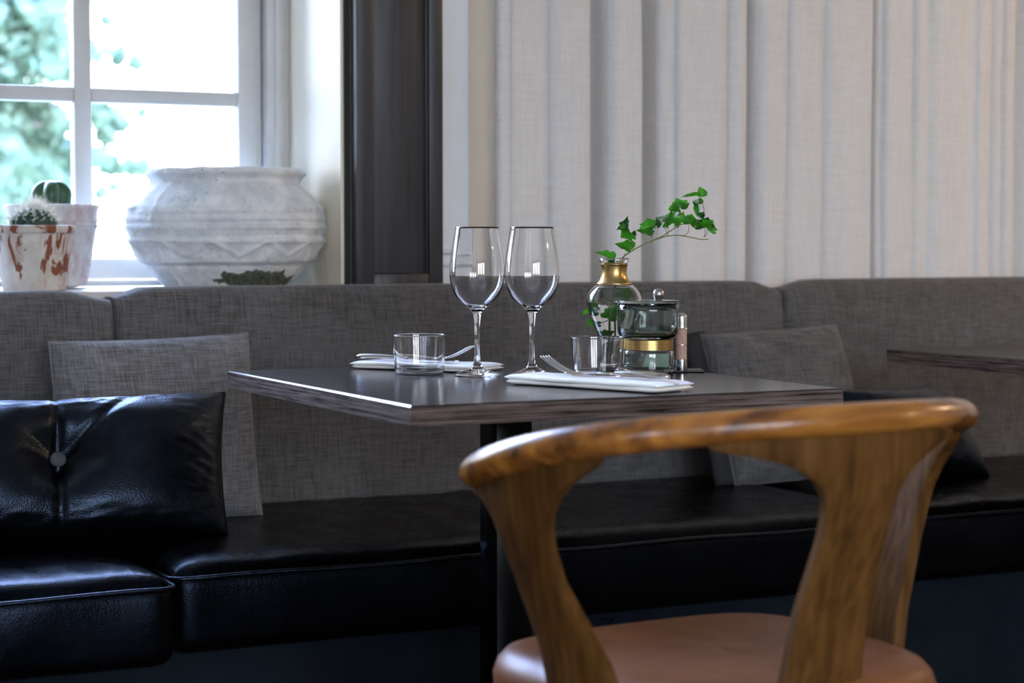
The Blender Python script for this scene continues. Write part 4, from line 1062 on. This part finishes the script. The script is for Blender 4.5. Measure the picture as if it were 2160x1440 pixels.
# ------------------------------------------------------------------ sill pots
up_ = on_z(477, 607, ZS)
uc = on_y(477, 500, 3.742)
def px_prof(cx, y0, pts, ppm): return [(r / ppm, (y0 - y) / ppm) for y, r in pts]
ppm = 1056.0
prof = px_prof(477, 607, [(607, 126), (603, 130), (592, 140), (582, 152), (570, 163), (560, 171), (553, 181), (545, 187), (530, 193), (517, 200), (510, 206), (503, 204), (492, 206), (480, 209), (473, 207), (463, 208), (452, 204), (440, 203), (430, 196), (418, 187), (405, 172), (396, 162), (390, 157), (384, 156),
                          (378, 160), (372, 166), (366, 167), (361, 164), (359.5, 160), (361, 154), (368, 150), (385, 143), (405, 158), (440, 188), (470, 194), (520, 186), (560, 158), (590, 130), (597, 100)], ppm)
def urn_fn(r, z, a):
    n_ = 0.0042 * noise.noise(Vector((math.cos(a) * 3.2, math.sin(a) * 3.2, z * 20))) + 0.0024 * noise.noise(Vector((math.cos(a) * 12, math.sin(a) * 12, z * 60)))
    # zigzag relief round the belly
    ph = (a * 11 / PI) % 2; tri = abs(ph - 1)
    zc_ = 0.062 + 0.030 * tri
    if r > 0.15: r += 0.0045 * math.exp(-((z - zc_) / 0.0028) ** 2) * (0.058 < z < 0.094)
    # vertical mould seams
    for a0 in (-1.02 - 0.0, -2.35, 0.3, 1.9):
        da = (a - a0 + PI) % (2 * PI) - PI
        r += 0.0038 * math.exp(-(da / 0.022) ** 2) * (z < 0.235)
    band = 0.004 * math.exp(-((z - 0.158) / 0.004) ** 2) * (math.sin(a * 2.0 + 2.2) > 0.1)
    z2 = z + 0.0022 * math.sin(a + 2.5) * smooth01(0.1, 0.23, z)
    for zr_, am in ((0.150, .0032), (0.128, -.0030), (0.118, .0030), (0.101, -.0034), (0.098, .0030), (0.052, .0034), (0.046, -.003), (0.205, -.002)):
        r += am * math.exp(-((z - zr_ - 0.0015 * math.sin(a * 1.3)) / 0.0035) ** 2) * (0.75 + 0.5 * math.sin(a * 1.7 + zr_ * 40))
    return r * (1 + 0.006 * math.sin(2 * a + 1)) + n_ + band, z2 + (0.002 * noise.noise(Vector((math.cos(a) * 5, math.sin(a) * 5, 1))) if z > 0.2 else 0)
pr2 = rs([(r, z) for r, z in prof], 4)
urn = lathe('urn', [(0, 0.0)] + pr2 + [(0, pr2[-1][1])], MAT['urn'], None, 200, (uc.x, uc.y, ZS + 0.0005), fn=urn_fn)
urn.rotation_euler = (0, 0, -0.31)
tag(urn, 'large round whitewashed clay urn with raised bands and mossy foot', 'urn')

def potted(name, label, px, Y, prof_px, ppm, m, cat='potted cactus'):
    c = on_y(px, 560, Y)
    t = thing(name, label, cat, (c.x, c.y, ZS + 0.0005))
    pr = [(r / ppm, (612 - y) / ppm) for y, r in prof_px]
    H = max(z for _, z in pr); rt = [r for r, z in pr if z == H][0]
    inner = [(rt - 0.006, H), (rt - 0.009, H - 0.015), (rt - 0.012, H - 0.020)]
    lathe('pot', [(0, 0)] + pr + inner + [(0, H - 0.020)], m, t, 72, angle=38, fn=lambda r, z, a: (r + 0.0008 * noise.noise(Vector((math.cos(a) * 4, math.sin(a) * 4, z * 40))), z))
    lathe('soil', [(0, H - 0.016), (rt - 0.0105, H - 0.017), (0, H - 0.019)], MAT['soil'], t, 32)
    return t, H, rt
P1, H1, R1 = potted('potted_cactus', 'chipped terracotta pot with a spiny round cactus at the left end of the sill', 72, 3.645,
    [(612, 62), (610, 65), (590, 67.5), (560, 71), (530, 74.5), (505, 76.5), (495, 77), (492, 78), (491, 85), (488, 87.5), (480, 88), (476, 86.5), (474.5, 82)], 1128.0, MAT['pot1'])
# ribbed globe cactus with pale spines
def cactus_fn(r, z, a): return r * (1 + 0.10 * abs(math.sin(a * 8)) ** 0.6), z
rc = 0.040
cp = [(rc * math.sin(t), H1 - 0.022 + 0.044 * (1 - math.cos(t)) / 1.0 * 0.5 + 0.022) for t in np.linspace(PI * 0.98, 0.0, 14)]
cp = [(rc * math.sin(t) if 0 < t < PI else 0, H1 + 0.002 + 0.030 * math.cos(t)) for t in np.linspace(PI * 0.75, 0.0, 14)]
cp[-1] = (0, cp[-1][1])
lathe('cactus_body', cp, MAT['cactus'], P1, 96, fn=cactus_fn)
sv, sf = [], []
for i in range(16):
    for j in range(5):
        a = (i + 0.5) * PI / 8 - PI/16*0 ; t = 0.18 + j * 0.28
        c0 = Vector((rc * 1.08 * math.sin(t) * math.cos(a), rc * 1.08 * math.sin(t) * math.sin(a), H1 + 0.002 + 0.030 * math.cos(t)))
        out = Vector((math.sin(t) * math.cos(a), math.sin(t) * math.sin(a), math.cos(t) * 0.9 + 0.1)).normalized()
        ln = 0.025 if t < 0.8 else 0.015
        for k_ in range(9):
            d = (out + Vector(rng.normal(0, 0.42, 3))).normalized() * ln * rng.uniform(0.6, 1.15)
            if j == 0: d += Vector((0.004, 0, 0.006))
            s_ = d.cross(Vector((0.3, 0.5, 0.8))).normalized() * 0.0006; u_ = d.cross(s_).normalized() * 0.0006
            b0 = len(sv); sv += [c0 + s_, c0 - s_ * .5 + u_, c0 - s_ * .5 - u_, c0 + d]
            sf += [(b0, b0 + 1, b0 + 3), (b0 + 1, b0 + 2, b0 + 3), (b0 + 2, b0, b0 + 3)]
tag(mesh_obj('spines', sv, sf, MAT['spine'], P1), kind='stuff')
P2_, H2, R2 = potted('potted_cactus', 'taller worn whitewashed pot with a smooth green cactus, behind the spiny one', 112, 3.815,
    [(608, 68), (606, 71), (585, 74), (550, 80), (515, 86), (488, 91), (484, 93), (481, 96), (478, 92.5), (474, 92), (470, 94.5), (466, 93), (455, 93.5), (446, 95), (441, 98), (437, 98), (435.5, 95)], 1078.0, MAT['pot2'])
def ribs_fn(r, z, a): return r * (0.66 + 0.38 * abs(math.cos(a * 2 + 0.5)) ** 1.3), z
cp = [(0.026, H2 - 0.018), (0.033, H2 - 0.004), (0.036, H2 + 0.010), (0.0375, H2 + 0.022), (0.034, H2 + 0.032), (0.026, H2 + 0.041), (0.014, H2 + 0.046), (0, H2 + 0.042)]
o = lathe('cactus_body', rs(cp, 2), MAT['cactus2'], P2_, 100, loc=(-0.001, 0, 0), fn=ribs_fn)

# ------------------------------------------------------------------ garden beyond the window
g = box('ground', (-14, 4.3, -0.12), (24, 40, -0.02), MAT['lawn']); tag(g, kind='structure')
lawn_z = -0.02
def leaves_mesh(name, centers, radii, per, size, m, parent, sd):
    r_ = np.random.default_rng(sd); V_, F_ = [], []
    for c, R in zip(centers, radii):
        n = int(per * R * R)
        d = r_.normal(0, 1, (n, 3)); d /= np.linalg.norm(d, axis=1)[:, None]
        pos = np.array(c) + d * (R * r_.uniform(0.25, 1.0, (n, 1)) ** 0.6)
        a = r_.normal(0, 1, (n, 3)); a /= np.linalg.norm(a, axis=1)[:, None]
        b = r_.normal(0, 1, (n, 3)); b -= a * (a * b).sum(1)[:, None]; b /= np.linalg.norm(b, axis=1)[:, None]
        s = size * r_.uniform(0.6, 1.3, (n, 1))
        q4 = np.stack([pos - a * s, pos + b * s * 0.45, pos + a * s, pos - b * s * 0.45], 1)
        V_.append(q4.reshape(-1, 3))
    V_ = np.concatenate(V_); nq = len(V_) // 4
    me = bpy.data.meshes.new(name); me.vertices.add(len(V_)); me.vertices.foreach_set('co', V_.ravel())
    me.loops.add(nq * 4); me.polygons.add(nq)
    me.loops.foreach_set('vertex_index', np.arange(nq * 4)); me.polygons.foreach_set('loop_start', np.arange(0, nq * 4, 4))
    me.polygons.foreach_set('loop_total', np.full(nq, 4)); me.update(); me.materials.append(m)
    o = bpy.data.objects.new(name, me); COL.objects.link(o); o.parent = parent; return o
def tree(label, x, y, crown, per, size, sd, trunk_h=2.2, name='tree'):
    t = thing(name, label, 'tree', (x, y, lawn_z))
    tube('trunk', [(0, 0, 0), (0.03, 0.02, trunk_h * .5), (-0.02, 0, trunk_h), (0.05, 0.0, trunk_h + 1.6)], [0.13, 0.10, 0.08, 0.03], MAT['bark'], t, 12)
    r_ = np.random.default_rng(sd)
    for c, R in crown[:14]:
        c = Vector(c); s = Vector((0, 0, min(trunk_h, max(0.7, c.z * 0.7))))
        mid = (s + c) / 2 + Vector((0, 0, 0.12))
        tube('branch', [s, mid, c], [0.035, 0.022, 0.008], MAT['bark'], t, 6)
    o = leaves_mesh('foliage', [c for c, _ in crown], [R for _, R in crown], per, size, MAT['tree'], t, sd); tag(o, kind='stuff')
    bm = bmesh.new()
    for c, R in crown:
        if R < 0.055: continue
        r = bmesh.ops.create_icosphere(bm, subdivisions=3, radius=R * 0.62, matrix=Matrix.Translation(c))
        for v in r['verts']:
            d = v.co - Vector(c); v.co = Vector(c) + d * (1 + 0.7 * noise.noise(v.co * 7.0) + 0.4 * noise.noise(v.co * 19.0))
    bm_obj('inner_foliage', bm, MAT['tree'], t, smooth=False)
    return t
def crown_at(base, pts, Y):   # clusters seen through the panes, at their real place in the garden
    out = []
    for px, py, R, dy in pts:
        p = on_y(px, py, Y + dy); out.append(((p.x - base[0], p.y - base[1], p.z - lawn_z), R))
    return out
bx_, by_ = 1.7, 12.2
vis = [(60, 40, .42, 0), (20, 110, .36, .4), (110, 110, .30, -.2), (-60, 60, .5, 0), (60, 250, .30, .2), (10, 330, .34, .2), (105, 330, .26, .5), (60, 420, .32, 0), (-50, 380, .5, 0), (120, 250, .16, 0),
       (10, 480, .3, 0), (140, 400, .16, .3), (215, 240, .13, 0), (245, 260, .12, .2), (225, 285, .10, .1), (205, 330, .10, 0), (235, 345, .12, .1), (270, 355, .10, .2), (300, 350, .09, 0),
       (205, 110, .09, 0), (250, 120, .10, .1), (285, 130, .07, 0), (225, 45, .06, 0), (240, 395, .07, .1), (215, 410, .08, 0), (330, 345, .05, 0), (300, 235, .06, 0), (220, 30, .04, 0), (270, 95, .05, 0), (310, 125, .05, 0)]
cr_ = crown_at((bx_, by_), vis, 12.2)
cr_ += [((rng.uniform(-1.7, .5), rng.uniform(-.9, 1.1), rng.uniform(1.2, 4.6)), rng.uniform(.35, .6)) for _ in range(26)]
tree('leafy garden tree seen out of focus through the window panes', bx_, by_, cr_, 2600, 0.045, 3)
t2 = [((rng.normal(0, .9), rng.normal(0, .9), rng.uniform(2.0, 4.6)), rng.uniform(.4, .7)) for _ in range(26)]
tree('second tree far left in the garden beyond the window', -1.6, 14.5, t2, 420, 0.06, 4)
